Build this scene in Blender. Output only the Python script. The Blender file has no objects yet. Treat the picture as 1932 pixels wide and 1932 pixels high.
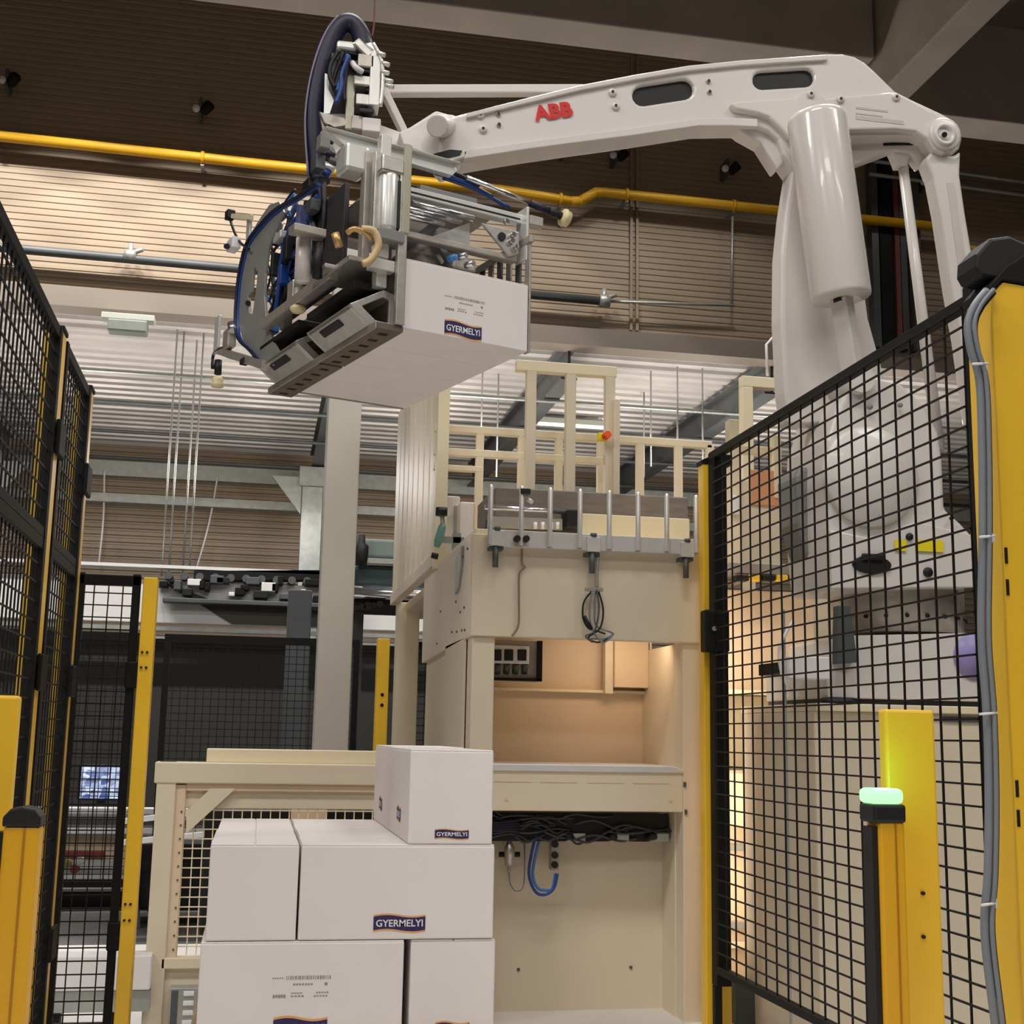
import bpy, bmesh, math, random
from mathutils import Vector, Matrix
random.seed(7)
scene = bpy.context.scene
col = scene.collection
V = Vector

# ------------------------------------------------------------------ camera
FOC = 2450.0
EYE = V((0.0, 0.0, 1.15))
_y = V((-486, -416, -FOC)).normalized()
_x = V((1, -0.0187, 0)); _x = (_x - _y * _x.dot(_y)).normalized()
_z = _x.cross(_y)
ROT = Matrix((_x, _y, _z))
cam_data = bpy.data.cameras.new('camera')
cam_data.sensor_width = 36.0
cam_data.lens = 36.0 * FOC / 1932.0
cam_data.clip_start = 0.05
cam = bpy.data.objects.new('camera', cam_data)
M4 = ROT.to_4x4(); M4.translation = EYE
cam.matrix_world = M4
col.objects.link(cam)
scene.camera = cam

# ------------------------------------------------------------------ light
scene.view_settings.view_transform = 'Standard'
scene.view_settings.look = 'None'
scene.view_settings.gamma = 1
scene.view_settings.use_curve_mapping = False
scene.view_settings.exposure = 0.14
world = bpy.data.worlds.new('hall_air')
scene.world = world
world.use_nodes = True
world.node_tree.nodes['Background'].inputs[0].default_value = (1.0, 0.95, 0.9, 1)
world.node_tree.nodes['Background'].inputs[1].default_value = 0.05

def area(name, loc, sx, sy, power, color=(1, 0.965, 0.92), aim=None, spread=180):
    l = bpy.data.lights.new(name, 'AREA')
    l.shape = 'RECTANGLE'; l.size = sx; l.size_y = sy
    l.energy = power; l.color = color; l.spread = math.radians(spread)
    o = bpy.data.objects.new(name, l); o.location = loc
    if aim is not None:
        o.rotation_euler = (V(aim) - V(loc)).to_track_quat('-Z', 'Y').to_euler()
    col.objects.link(o); return o

def spot(name, loc, power, radius=0.3, cone=180, color=(1, 0.95, 0.885), aim=None, blend=0.06):
    l = bpy.data.lights.new(name, 'SPOT')
    l.energy = power; l.color = color; l.shadow_soft_size = radius
    l.spot_size = math.radians(cone); l.spot_blend = blend
    o = bpy.data.objects.new(name, l); o.location = loc
    if aim is not None:
        o.rotation_euler = (V(aim) - V(loc)).to_track_quat('-Z', 'Y').to_euler()
    col.objects.link(o); return o

# high-bay luminaires of the hall: rows across the bay, hung below the roof beams
for x, k in ((-5.5, 1.45), (0.0, 1.0), (5.5, 0.8)):
    area('high_bay_lamp', (x, 1.2, 7.9), 3.2, 1.0, 185 * k)
    area('high_bay_lamp', (x, -4.5, 7.9), 3.2, 1.0, 115 * k)
for x in (0.9, 4.4):
    area('high_bay_lamp', (x, 6.4, 7.9), 2.2, 0.6, 140)
# shaded lamps hung close to the rear wall: light the wall below a level cut-off
for k in range(7):
    x = -7.0 + 1.45 * k
    spot('wall_bay_lamp', (x, 13.5, 9.62), 500 if k < 6 else 320, 0.12, 100, aim=(x, 13.5 + .174, 9.62 - .985))
for k in range(6):
    x = 3.2 + 1.9 * k
    spot('wall_bay_lamp', (x, 13.5, 9.78), 190, 0.25, 101, aim=(x, 13.5 + .174, 9.78 - .985), blend=0.3)
# lower bay behind the rear wall
for x in (-6.0, -3.0, 0.0, 3.0, 6.0, 9.0):
    spot('annex_light', (x, 19.6, 5.0), 110, 0.3, 180, (1, 0.96, 0.93))
    spot('annex_light', (x, 17.3, 4.3), 150 if x < 1 else 200, 0.5, 178, (1.0, 0.91, 0.81), aim=(x, 17.3, 7))  # upward fill added to brighten the underside of the deck
# warm fill added between machine and pedestal; its added tube fitting stands below
area('warm_fill', (1.945, 5.6, 1.0), 0.05, 1.5, 6, (1, 0.83, 0.64), aim=(2.3, 5.74, 1.0))
area('warm_fill', (1.6, 5.6, 1.6), 0.3, 0.1, 0.9, (1, 0.74, 0.5), aim=(1.65, 5.95, 1.2))

# ------------------------------------------------------------------ pixel helper (photo pixel + known plane -> point in the hall)
def ray(px, py):
    return ROT @ V((px - 966.0, -(py - 966.0), -FOC))
def P(px, py, X=None, Y=None, Z=None):
    d = ray(px, py)
    if X is not None: t = X / d.x
    elif Y is not None: t = Y / d.y
    else: t = (Z - EYE.z) / d.z
    return EYE + d * t

# ------------------------------------------------------------------ materials
def lin(c):
    return tuple(((v / 255.0) / 12.92 if v / 255.0 <= 0.04045 else ((v / 255.0 + 0.055) / 1.055) ** 2.4) for v in c)

MATS = {}
def mat(name, rgb, rough=0.5, metal=0.0, var=0.06, scale=6.0, bump=0.0, bscale=60.0, coat=0.0, emit=None, estr=0.0, spec=0.5, stretch=None):
    if name in MATS: return MATS[name]
    m = bpy.data.materials.new(name); m.use_nodes = True
    nt = m.node_tree; N = nt.nodes; L = nt.links
    b = N['Principled BSDF']
    c = lin(rgb)
    b.inputs['Roughness'].default_value = rough
    b.inputs['Metallic'].default_value = metal
    b.inputs['Specular IOR Level'].default_value = spec
    b.inputs['Coat Weight'].default_value = coat
    tc = N.new('ShaderNodeTexCoord')
    src = tc.outputs['Object']
    if stretch:
        mp = N.new('ShaderNodeMapping'); mp.inputs['Scale'].default_value = stretch
        L.new(src, mp.inputs['Vector']); src = mp.outputs['Vector']
    nz = N.new('ShaderNodeTexNoise'); nz.inputs['Scale'].default_value = scale; nz.inputs['Detail'].default_value = 4
    L.new(src, nz.inputs['Vector'])
    rp = N.new('ShaderNodeValToRGB')
    rp.color_ramp.elements[0].position = 0.3; rp.color_ramp.elements[1].position = 0.7
    rp.color_ramp.elements[0].color = tuple(max(0, v * (1 - var)) for v in c) + (1,)
    rp.color_ramp.elements[1].color = tuple(min(1, v * (1 + var)) for v in c) + (1,)
    L.new(nz.outputs['Fac'], rp.inputs['Fac'])
    L.new(rp.outputs['Color'], b.inputs['Base Color'])
    if bump:
        n2 = N.new('ShaderNodeTexNoise'); n2.inputs['Scale'].default_value = bscale; n2.inputs['Detail'].default_value = 3
        L.new(src, n2.inputs['Vector'])
        bp = N.new('ShaderNodeBump'); bp.inputs['Strength'].default_value = bump; bp.inputs['Distance'].default_value = 0.004
        L.new(n2.outputs['Fac'], bp.inputs['Height']); L.new(bp.outputs['Normal'], b.inputs['Normal'])
    if emit:
        b.inputs['Emission Color'].default_value = lin(emit) + (1,)
        b.inputs['Emission Strength'].default_value = estr
    MATS[name] = m
    return m

cladding   = mat('cladding', (152, 135, 115), 0.55, 0.1, 0.05, 0.6)
lintel_m   = mat('lintel_paint', (128, 118, 108), 0.6, 0, 0.04, 1.0)
deck_m     = mat('galvanised_deck', (214, 210, 208), 0.42, 0.25, 0.08, 2.0)
concrete   = mat('concrete', (170, 160, 150), 0.85, 0, 0.12, 1.2, 0.2, 18)
floor_m    = mat('floor_concrete', (76, 74, 72), 0.45, 0, 0.1, 1.5, 0.05, 30)
unlit_dark  = mat('charcoal_unlit', (52, 50, 48), 0.8, 0, 0.1, 2)
plaster    = mat('hall_wall_paint', (92, 87, 82), 0.8, 0, 0.05, 1)
steel_dk   = mat('dark_steel', (88, 92, 94), 0.5, 0.3, 0.1, 3)
galv       = mat('galvanised_steel', (176, 180, 176), 0.4, 0.5, 0.12, 8)
col_grey   = mat('column_paint', (196, 190, 180), 0.6, 0, 0.03, 3, 0.05, 80)
yellow     = mat('safety_yellow', (250, 200, 52), 0.38, 0, 0.03, 4, coat=0.15)
yellow_dk  = mat('curtain_yellow', (232, 172, 26), 0.42, 0, 0.03, 4)
pipe_y     = mat('gas_pipe_yellow', (236, 180, 34), 0.45, 0, 0.06, 3)
black      = mat('black_powder_coat', (19, 18, 18), 0.6, 0, 0.15, 10, spec=0.25)
rubber     = mat('black_rubber', (16, 16, 17), 0.55, 0, 0.1, 10)
wire_blk   = mat('black_wire', (19, 18, 18), 0.55, 0, 0.1, 10, spec=0.3)
beige      = mat('beige_enamel', (227, 213, 189), 0.45, 0, 0.025, 2.5, 0.03, 90)
beige_lt   = mat('cream_enamel', (240, 226, 194), 0.42, 0, 0.02, 3)
beige_warm = mat('tan_enamel', (226, 203, 174), 0.5, 0, 0.03, 2)
robot_w    = mat('robot_white', (222, 216, 211), 0.36, 0, 0.018, 3, 0.06, 140, coat=0.2)
robot_g    = mat('robot_grey', (132, 132, 130), 0.45, 0, 0.04, 4)
alu        = mat('brushed_aluminium', (206, 202, 196), 0.32, 0.75, 0.10, 30, 0.1, 120)
alu_dull   = mat('dull_aluminium', (182, 175, 166), 0.45, 0.6, 0.12, 14, 0.15, 60)
alu_lt     = mat('pale_aluminium', (226, 226, 222), 0.3, 0.45, 0.05, 10)
steel_br   = mat('bright_steel', (225, 226, 228), 0.18, 0.9, 0.05, 10)
carton_m   = mat('white_cardboard', (236, 230, 229), 0.7, 0, 0.02, 5, 0.12, 50)
carton_in  = mat('cardboard_edge', (196, 184, 176), 0.8, 0, 0.05, 20)
navy       = mat('navy_print', (44, 36, 92), 0.55, 0, 0.03, 10)
orange_pr  = mat('orange_print', (240, 176, 104), 0.55, 0, 0.03, 10)
white_pr   = mat('white_print', (240, 238, 240), 0.55, 0, 0.01, 10)
grey_pr    = mat('grey_print', (150, 143, 140), 0.6, 0, 0.05, 30)
red_pr     = mat('red_print', (214, 34, 34), 0.5, 0, 0.02, 10)
blue_hose  = mat('blue_hose', (30, 66, 138), 0.35, 0, 0.06, 10)
blue_lt    = mat('light_blue_hose', (70, 130, 196), 0.35, 0, 0.06, 10)
navy_hose  = mat('navy_hose', (26, 22, 50), 0.5, 0, 0.06, 6)
grey_cable = mat('grey_cable', (128, 134, 142), 0.4, 0, 0.05, 10)
cream_rub  = mat('cream_suction_rubber', (236, 220, 172), 0.5, 0, 0.04, 12)
tan_cyl    = mat('brass', (206, 168, 112), 0.35, 0.5, 0.06, 12)
white_pl   = mat('white_plastic', (236, 234, 234), 0.4, 0, 0.02, 5)
teal       = mat('teal_enamel', (110, 158, 150), 0.45, 0, 0.05, 6)
green_em   = mat('green_beacon', (60, 230, 150), 0.3, 0, 0.02, 5, emit=(170, 255, 160), estr=1.35)
lamp_em    = mat('lamp_tube', (240, 240, 240), 0.3, 0, 0.0, 5, emit=(255, 250, 240), estr=3.0)
lamp_off   = mat('lamp_housing', (176, 180, 170), 0.5, 0, 0.03, 5)
warm_belt  = mat('brown_belt', (134, 124, 116), 0.6, 0, 0.14, 5, stretch=(2, 2, 12))
teal_dk    = mat('conveyor_dark_teal', (58, 74, 80), 0.35, 0.2, 0.12, 4)
wood       = mat('pallet_wood', (190, 158, 116), 0.8, 0, 0.15, 8, stretch=(1, 8, 8))
label_y    = mat('warning_yellow', (240, 220, 20), 0.5, 0, 0.02, 10)
orange_red = mat('orange_red', (236, 84, 20), 0.5, 0, 0.02, 10)

def screen_mat():
    m = bpy.data.materials.new('monitor_picture'); m.use_nodes = True
    nt = m.node_tree; N = nt.nodes; L = nt.links; b = N['Principled BSDF']
    tc = N.new('ShaderNodeTexCoord')
    vo = N.new('ShaderNodeTexVoronoi'); vo.inputs['Scale'].default_value = 7; vo.distance = 'CHEBYCHEV'
    L.new(tc.outputs['Generated'], vo.inputs['Vector'])
    rp = N.new('ShaderNodeValToRGB')
    rp.color_ramp.elements[0].color = (0.05, 0.09, 0.3, 1); rp.color_ramp.elements[1].color = (0.75, 0.85, 1, 1)
    sp = N.new('ShaderNodeSeparateColor'); L.new(vo.outputs['Color'], sp.inputs[0])
    L.new(sp.outputs[0], rp.inputs['Fac'])
    L.new(rp.outputs['Color'], b.inputs['Emission Color']); b.inputs['Emission Strength'].default_value = 1.0
    b.inputs['Base Color'].default_value = (0.02, 0.02, 0.03, 1); b.inputs['Roughness'].default_value = 0.2
    return m
screen_m = screen_mat()

# ------------------------------------------------------------------ mesh builder
class MB:
    def __init__(s): s.v = []; s.f = []; s.sm = []
    def add(s, vs, fs, smooth=False):
        n = len(s.v); s.v += [V(p) for p in vs]
        s.f += [tuple(i + n for i in f) for f in fs]; s.sm += [smooth] * len(fs); return s
    def hexa(s, q):
        return s.add(q, [(0, 3, 2, 1), (4, 5, 6, 7), (0, 1, 5, 4), (1, 2, 6, 5), (2, 3, 7, 6), (3, 0, 4, 7)])
    def box(s, x0, x1, y0, y1, z0, z1):
        return s.hexa([(x0, y0, z0), (x1, y0, z0), (x1, y1, z0), (x0, y1, z0), (x0, y0, z1), (x1, y0, z1), (x1, y1, z1), (x0, y1, z1)])
    def obox(s, c, a, b, d):
        c, a, b, d = V(c), V(a), V(b), V(d)
        return s.hexa([c - a - b - d, c + a - b - d, c + a + b - d, c - a + b - d, c - a - b + d, c + a - b + d, c + a + b + d, c - a + b + d])
    def beam(s, p0, p1, w, h, up=(0, 0, 1)):
        p0, p1 = V(p0), V(p1); d = p1 - p0; L = d.length; d.normalize(); up = V(up)
        sx = d.cross(up)
        if sx.length < 1e-4: sx = d.cross(V((0, 1, 0)))
        sx.normalize(); u = sx.cross(d)
        return s.obox((p0 + p1) / 2, sx * w / 2, d * L / 2, u * h / 2)
    def cyl(s, p0, p1, r, n=16, r2=None, caps=True):
        p0, p1 = V(p0), V(p1); d = (p1 - p0).normalized()
        a = d.cross(V((0, 0, 1)))
        if a.length < 1e-3: a = d.cross(V((0, 1, 0)))
        a.normalize(); b = d.cross(a); r2 = r if r2 is None else r2
        vs = []
        for p, rr in ((p0, r), (p1, r2)):
            for i in range(n):
                t = 2 * math.pi * i / n
                vs.append(p + a * math.cos(t) * rr + b * math.sin(t) * rr)
        s.add(vs, [(i, (i + 1) % n, n + (i + 1) % n, n + i) for i in range(n)], True)
        if caps:
            s.add(vs[:n], [tuple(range(n))[::-1]]); s.add(vs[n:], [tuple(range(n))])
        return s
    def lathe(s, p, axis, prof, n=20):
        d = V(axis).normalized(); p = V(p)
        a = d.cross(V((0, 0, 1)))
        if a.length < 1e-3: a = d.cross(V((0, 1, 0)))
        a.normalize(); b = d.cross(a)
        vs = []
        for h, r in prof:
            for i in range(n):
                t = 2 * math.pi * i / n
                vs.append(p + d * h + (a * math.cos(t) + b * math.sin(t)) * max(r, 1e-4))
        fs = []
        for k in range(len(prof) - 1):
            for i in range(n):
                fs.append((k * n + i, k * n + (i + 1) % n, (k + 1) * n + (i + 1) % n, (k + 1) * n + i))
        return s.add(vs, fs, True)
    def tube(s, pts, r, n=8, smooth_path=True):
        pts = [V(p) for p in pts]
        if smooth_path and len(pts) > 2:
            q = []
            for i in range(len(pts) - 1):
                p0 = pts[max(i - 1, 0)]; p1 = pts[i]; p2 = pts[i + 1]; p3 = pts[min(i + 2, len(pts) - 1)]
                for k in range(5):
                    t = k / 5
                    q.append(0.5 * ((2 * p1) + (p2 - p0) * t + (2 * p0 - 5 * p1 + 4 * p2 - p3) * t * t + (3 * p1 - p0 - 3 * p2 + p3) * t ** 3))
            q.append(pts[-1]); pts = q
        vs = []; m = len(pts); prev = None
        for i, p in enumerate(pts):
            d = (pts[min(i + 1, m - 1)] - pts[max(i - 1, 0)]).normalized()
            if prev is None:
                a = d.cross(V((0, 0, 1)))
                if a.length < 1e-3: a = d.cross(V((0, 1, 0)))
            else:
                a = prev - d * prev.dot(d)
            a.normalize(); prev = a; b = d.cross(a)
            for k in range(n):
                t = 2 * math.pi * k / n
                vs.append(p + (a * math.cos(t) + b * math.sin(t)) * r)
        fs = [(i * n + k, i * n + (k + 1) % n, (i + 1) * n + (k + 1) % n, (i + 1) * n + k) for i in range(m - 1) for k in range(n)]
        s.add(vs, fs, True)
        s.add(vs[:n], [tuple(range(n))[::-1]]); s.add(vs[-n:], [tuple(range(n))])
        return s
    def prism(s, pts, off, holes=()):
        """flat outline (with holes) extruded by the vector off"""
        off = V(off); loops = [[V(p) for p in pts]] + [[V(p) for p in h] for h in holes]
        bm = bmesh.new(); eds = []
        for lp in loops:
            vv = [bm.verts.new(p) for p in lp]
            eds += [bm.edges.new((vv[i], vv[(i + 1) % len(vv)])) for i in range(len(vv))]
        bmesh.ops.triangle_fill(bm, use_beauty=True, use_dissolve=False, edges=eds)
        bm.verts.index_update()
        vs = [v.co.copy() for v in bm.verts]; fs = [tuple(v.index for v in f.verts) for f in bm.faces]
        bm.free()
        n = len(vs)
        s.add(vs + [v + off for v in vs], fs + [tuple(i + n for i in f)[::-1] for f in fs])
        for lp in loops:
            k = len(lp)
            s.add(lp + [p + off for p in lp], [(i, (i + 1) % k, k + (i + 1) % k, k + i) for i in range(k)])
        return s

def link(name, mb, material, parent=None, bevel=0.0, seg=2, kind=None, label=None):
    vs = mb.v
    lo = V((min(v.x for v in vs), min(v.y for v in vs), min(v.z for v in vs)))
    hi = V((max(v.x for v in vs), max(v.y for v in vs), max(v.z for v in vs)))
    c = V(((lo.x + hi.x) / 2, (lo.y + hi.y) / 2, lo.z))
    me = bpy.data.meshes.new(name)
    me.from_pydata([v - c for v in vs], [], mb.f)
    me.polygons.foreach_set('use_smooth', mb.sm)
    bm = bmesh.new(); bm.from_mesh(me)
    bmesh.ops.remove_doubles(bm, verts=bm.verts, dist=1e-5)
    bmesh.ops.recalc_face_normals(bm, faces=bm.faces)
    bm.to_mesh(me); bm.free()
    me.materials.append(material)
    o = bpy.data.objects.new(name, me); col.objects.link(o)
    if parent is not None:
        w = V((0, 0, 0)); q = parent
        while q is not None: w += q.location; q = q.parent
        o.parent = parent; o.location = c - w
    else: o.location = c
    if bevel:
        b = o.modifiers.new('edge_round', 'BEVEL'); b.width = bevel; b.segments = seg; b.limit_method = 'ANGLE'; b.angle_limit = math.radians(40)
    if kind: o['kind'] = kind
    if label: o['label'] = label
    return o

def tag(o, label, cat, group=None):
    o['label'] = label; o['category'] = cat
    if group: o['group'] = group
    return o
def thing(name, loc, label, cat, group=None):
    o = bpy.data.objects.new(name, None); col.objects.link(o); o.location = loc; o.empty_display_size = 0.1
    return tag(o, label, cat, group)
def struct(name, mb, m, parent=None, bevel=0):
    o = link(name, mb, m, parent, bevel)
    if parent is None: o['kind'] = 'structure'
    return o
def copy_tree(o, parent=None):
    c = o.copy(); col.objects.link(c)
    if parent is not None: c.parent = parent
    for ch in list(o.children): copy_tree(ch, c)
    return c
def B(*a): return MB().box(*a)

def lettering(name, text, origin, ax, up, height, material, parent, width=None, depth=0.002, bold=0.0, shear=0.0):
    cu = bpy.data.curves.new('tmp_text', 'FONT'); cu.body = text; cu.size = 1.0; cu.offset = bold; cu.shear = shear
    cu.extrude = 0.0; cu.resolution_u = 3
    to = bpy.data.objects.new('tmp_text', cu); col.objects.link(to)
    dg = bpy.context.evaluated_depsgraph_get(); dg.update()
    me = bpy.data.meshes.new_from_object(to.evaluated_get(dg))
    bpy.data.objects.remove(to); bpy.data.curves.remove(cu)
    xs = [v.co.x for v in me.vertices]; ys = [v.co.y for v in me.vertices]
    x0, x1, y0, y1 = min(xs), max(xs), min(ys), max(ys)
    ax = V(ax).normalized(); up = V(up).normalized(); nrm = ax.cross(up)
    sy = height / (y1 - y0); sx = (width / (x1 - x0)) if width else sy
    mb = MB()
    vs = [V(origin) + ax * ((v.co.x - x0) * sx) + up * ((v.co.y - y0) * sy) for v in me.vertices]
    fs = [tuple(p.vertices) for p in me.polygons]
    n = len(vs)
    mb.add([v + nrm * depth for v in vs], fs)
    bpy.data.meshes.remove(me)
    return link(name, mb, material, parent)

# ================================================================== SETTING
def ribs_z(mb, x0, x1, y, z0, z1, pitch, depth):
    n = int((z1 - z0) / pitch); prof = []
    for i in range(n):
        z = z0 + i * pitch
        prof += [(0, z), (0, z + pitch * .52), (depth, z + pitch * .64), (depth, z + pitch * .88)]
    prof.append((0, z1))
    vs = [(x0, y + d, z) for d, z in prof] + [(x1, y + d, z) for d, z in prof]
    m = len(prof)
    mb.add(vs, [(i, i + 1, m + i + 1, m + i) for i in range(m - 1)])
    return mb
def ribs_y(mb, x0, x1, y0, y1, z, pitch, depth):
    n = int((y1 - y0) / pitch); prof = []
    for i in range(n):
        y = y0 + i * pitch
        prof += [(y, 0), (y + pitch * .5, 0), (y + pitch * .62, depth), (y + pitch * .88, depth)]
    prof.append((y1, 0))
    vs = [(x0, y, z + d) for y, d in prof] + [(x1, y, z + d) for y, d in prof]
    m = len(prof)
    mb.add(vs, [(i, m + i, m + i + 1, i + 1) for i in range(m - 1)])
    return mb

HX0, HX1, HY0 = -12.0, 16.0, -8.0
struct('floor', B(HX0, HX1, HY0, 24.8, -0.1, 0.0), floor_m)
struct('floor_bounce', B(-3.0, 3.2, -1.5, 7.6, 0.0, 0.004), mat('pale_bounce_floor', (228, 225, 221), .5, 0, .05, 2))  # pale slab added to bounce light up under the lifted cartons
struct('wall_back', ribs_z(MB(), HX0, HX1, 16.0, 6.46, 11.6, 0.085, 0.009), cladding)
struct('trim_1', B(HX0, HX1, 15.9, 16.25, 6.22, 6.46), lintel_m)
struct('ceiling_annex', ribs_y(MB(), HX0, HX1, 16.2, 24.5, 6.36, 0.34, 0.1), deck_m)
struct('wall_annex', ribs_z(MB(), HX0, HX1, 24.5, 0.0, 6.4, 0.13, 0.04), cladding)
struct('wall_left', B(HX0 - .1, HX0, HY0, 24.6, 0, 11.7), plaster)
struct('wall_right', B(HX1, HX1 + .1, HY0, 24.6, 0, 11.7), plaster)
struct('wall_front', B(HX0, HX1, HY0 - .1, HY0, 0, 11.7), plaster)
struct('ceiling', B(HX0, HX1, HY0, 16.3, 11.6, 11.7), concrete)
struct('trim_2', B(HX0, HX1, 24.2, 24.45, 5.72, 6.0), galv)
struct('trim_3', B(HX0, HX1, 24.0, 24.4, 5.2, 5.36), galv)

# roof beams
bm_ = link('roof_beam', B(-12, 6.2, 12.0, 12.5, 8.44, 9.8), concrete, bevel=.02)
tag(bm_, 'long grey-brown concrete roof beam running across the top above the robot arm', 'beam')
bm_ = link('roof_beam', B(6.25, 6.62, 2.0, 12.6, 8.05, 9.6), concrete, bevel=.02)
tag(bm_, 'concrete roof beam running towards the viewer at the top right corner', 'beam')
bm_ = link('roof_beam', B(6.7, 16, 13.2, 13.7, 8.55, 9.8), concrete, bevel=.02)
tag(bm_, 'concrete roof beam behind the top right corner, right of the crossing beam', 'beam')

# annex rafters and their columns
for i, (x, lab) in enumerate(((-4.6, 'dark steel rafter under the low rear roof, above the left mesh fence'),
                              (0.87, 'dark steel rafter under the low rear roof, ending on the galvanised column'),
                              (3.85, 'dark steel rafter under the low rear roof, behind the tall cream gate frame'),
                              (6.7, 'dark steel rafter under the low rear roof, left of the robot lower arm'))):
    m = MB(); m.box(x - .11, x + .11, 16.2, 24.0, 5.83, 5.86); m.box(x - .11, x + .11, 16.2, 24.0, 6.26, 6.29); m.box(x - .02, x + .02, 16.2, 24.0, 5.86, 6.26)
    tag(link('steel_rafter', m, steel_dk), lab, 'beam')
for x, lab in ((0.79, 'galvanised steel column with a haunch bracket behind the grey square column'),
               (-4.7, 'galvanised steel column with a haunch bracket behind the left mesh fence')):
    t = thing('steel_column', (x, 23, 0), lab, 'column')
    link('shaft', B(x - .18, x + .18, 22.8, 23.1, 0, 5.45), galv, t, .01)
    link('head_plate', B(x - .24, x + .24, 22.75, 23.15, 5.45, 5.8), galv, t, .01)
    for s, n in ((-1, 'bracket'), (1, 'bracket')):
        link(n, MB().prism([(x + s * .19, 22.85, 5.62), (x + s * .72, 22.85, 5.62), (x + s * .19, 22.85, 4.95)], (0, .06, 0)), galv, t)

# deck purlins / sprinkler lines hung under the low roof
for i, (y, z, r) in enumerate(((17.2, 5.79, .03), (18.9, 5.79, .03), (20.8, 5.79, .03), (22.9, 5.79, .03))):
    tag(link('sprinkler_pipe', MB().cyl((HX0, y, z), (HX1, y, z), r, 8), steel_dk if i else galv),
        ['pale pipe under the low rear roof, nearest the lintel', 'dark pipe under the low rear roof, second from the lintel',
         'dark pipe under the low rear roof, third from the lintel', 'dark pipe under the low rear roof, farthest from the lintel'][i], 'pipe')
rods = [(325, 775, 1088, 17.0), (338, 775, 1080, 17.2), (362, 800, 1085, 17.4), (376, 770, 1070, 17.1), (910, 720, 820, 18), (1228, 712, 880, 17.3), (1278, 690, 880, 17), (1325, 695, 870, 17), (1215, 770, 900, 18.5), (940, 740, 900, 18)]
for i, (px, ya, yb, y) in enumerate(rods):
    a = P(px, ya, Y=y); b = P(px, yb, Y=y)
    tag(link('threaded_rod', MB().cyl((a.x, y, b.z), (a.x, y, 6.42), .012, 6), galv),
        'thin zinc threaded rod hanging left of the grey column' if px < 600 else 'thin zinc threaded rod hanging behind the cream railing', 'rod', 'left hanging rods' if px < 600 else 'right hanging rods')
for px, ya, px2, yb, lab in ((197, 895, 186, 1065, 'thin pale rope hanging beside the left mesh fence'), (411, 905, 370, 1075, 'thin slanting rope hanging left of the galvanised column')):
    tag(link('rope', MB().tube([P(px, ya - 8, Y=24.19), (P(px, ya, Y=24.15) + P(px2, yb, Y=24.1)) / 2 + V((.03, 0, 0)), P(px2, yb, Y=24.1)], .018, 6), white_pl), lab, 'rope')
# tube luminaires of the annex
for px, py, y, lab in ((1078, 803, 20.0, 'pale tube luminaire under the low rear roof, left of the orange switch'),):
    c = P(px, py, Y=y); t = thing('batten_lamp', c, lab, 'lamp')
    link('housing', B(c.x - .6, c.x + .6, y - .05, y + .05, c.z + .02, c.z + .1), lamp_off, t)
    for s in (-.5, .5): link('suspension', MB().cyl((c.x + s, y, c.z + .1), (c.x + s, y, 6.36), .008, 6), galv, t)
    link('tube', MB().cyl((c.x - .55, y, c.z), (c.x + .55, y, c.z), .025, 8), lamp_em, t)
# switched off fitting high on the wall
a = P(192, 600, Y=15.7); b = P(292, 612, Y=15.7)
t = thing('wall_luminaire', (a + b) / 2, 'long pale grey-green luminaire under the smooth lintel, left of the gripper', 'lamp')
link('housing', B(a.x, b.x, 15.62, 15.8, a.z - .02, a.z + .06), lamp_off, t, .01)
link('diffuser', B(a.x + .08, b.x - .08, 15.6, 15.82, a.z - .17, a.z - .02), mat('grey_green_diffuser', (120, 126, 120), .5), t, .02)

# ------------------------------------------------------------------ pipes and conduits on the rear wall
t = thing('gas_pipe', (2, 15.75, 8.2), 'yellow gas pipe crossing the whole rear wall with one upward offset', 'pipe')
zL, zR = 8.33, 8.30
pts = [(-12, 15.75, 8.33), (2.8, 15.75, 8.19), (3.75, 15.75, 8.13), (3.86, 15.75, 8.14), (4.08, 15.75, 8.29), (4.2, 15.75, 8.30), (9.0, 15.75, 8.28)]
m = MB()
for i in range(len(pts) - 1): m.cyl(pts[i], pts[i + 1], .066, 14)
for p in pts[1:-1]: m.lathe(V(p) - V((.066, 0, 0)), (1, 0, 0), [(0, .03), (.03, .06), (.066, .067), (.1, .06), (.132, .03)], 12)
link('pipe_run', m, pipe_y, t)
m = MB(); m.tube([(9.0, 15.75, 8.28), (9.12, 15.75, 8.27), (9.2, 15.75, 8.18), (9.2, 15.75, 8.0)], .07, 10); m.cyl((9.2, 15.75, 8.02), (10.4, 15.75, 7.95), .05, 10)
link('pipe_elbow', m, pipe_y, t)
for x, z in ((-1.0, 8.225), (4.5, 8.297), (6.0, 8.292), (-8, 8.29), (-3.45, 8.25), (3.6, 8.14)):
    link('clamp', MB().cyl((x - .02, 15.75, z), (x + .02, 15.75, z), .085, 12), pipe_y, t)
    link('bracket', B(x - .02, x + .02, 15.74, 15.99, z - .1, z - .06), galv, t)

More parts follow.
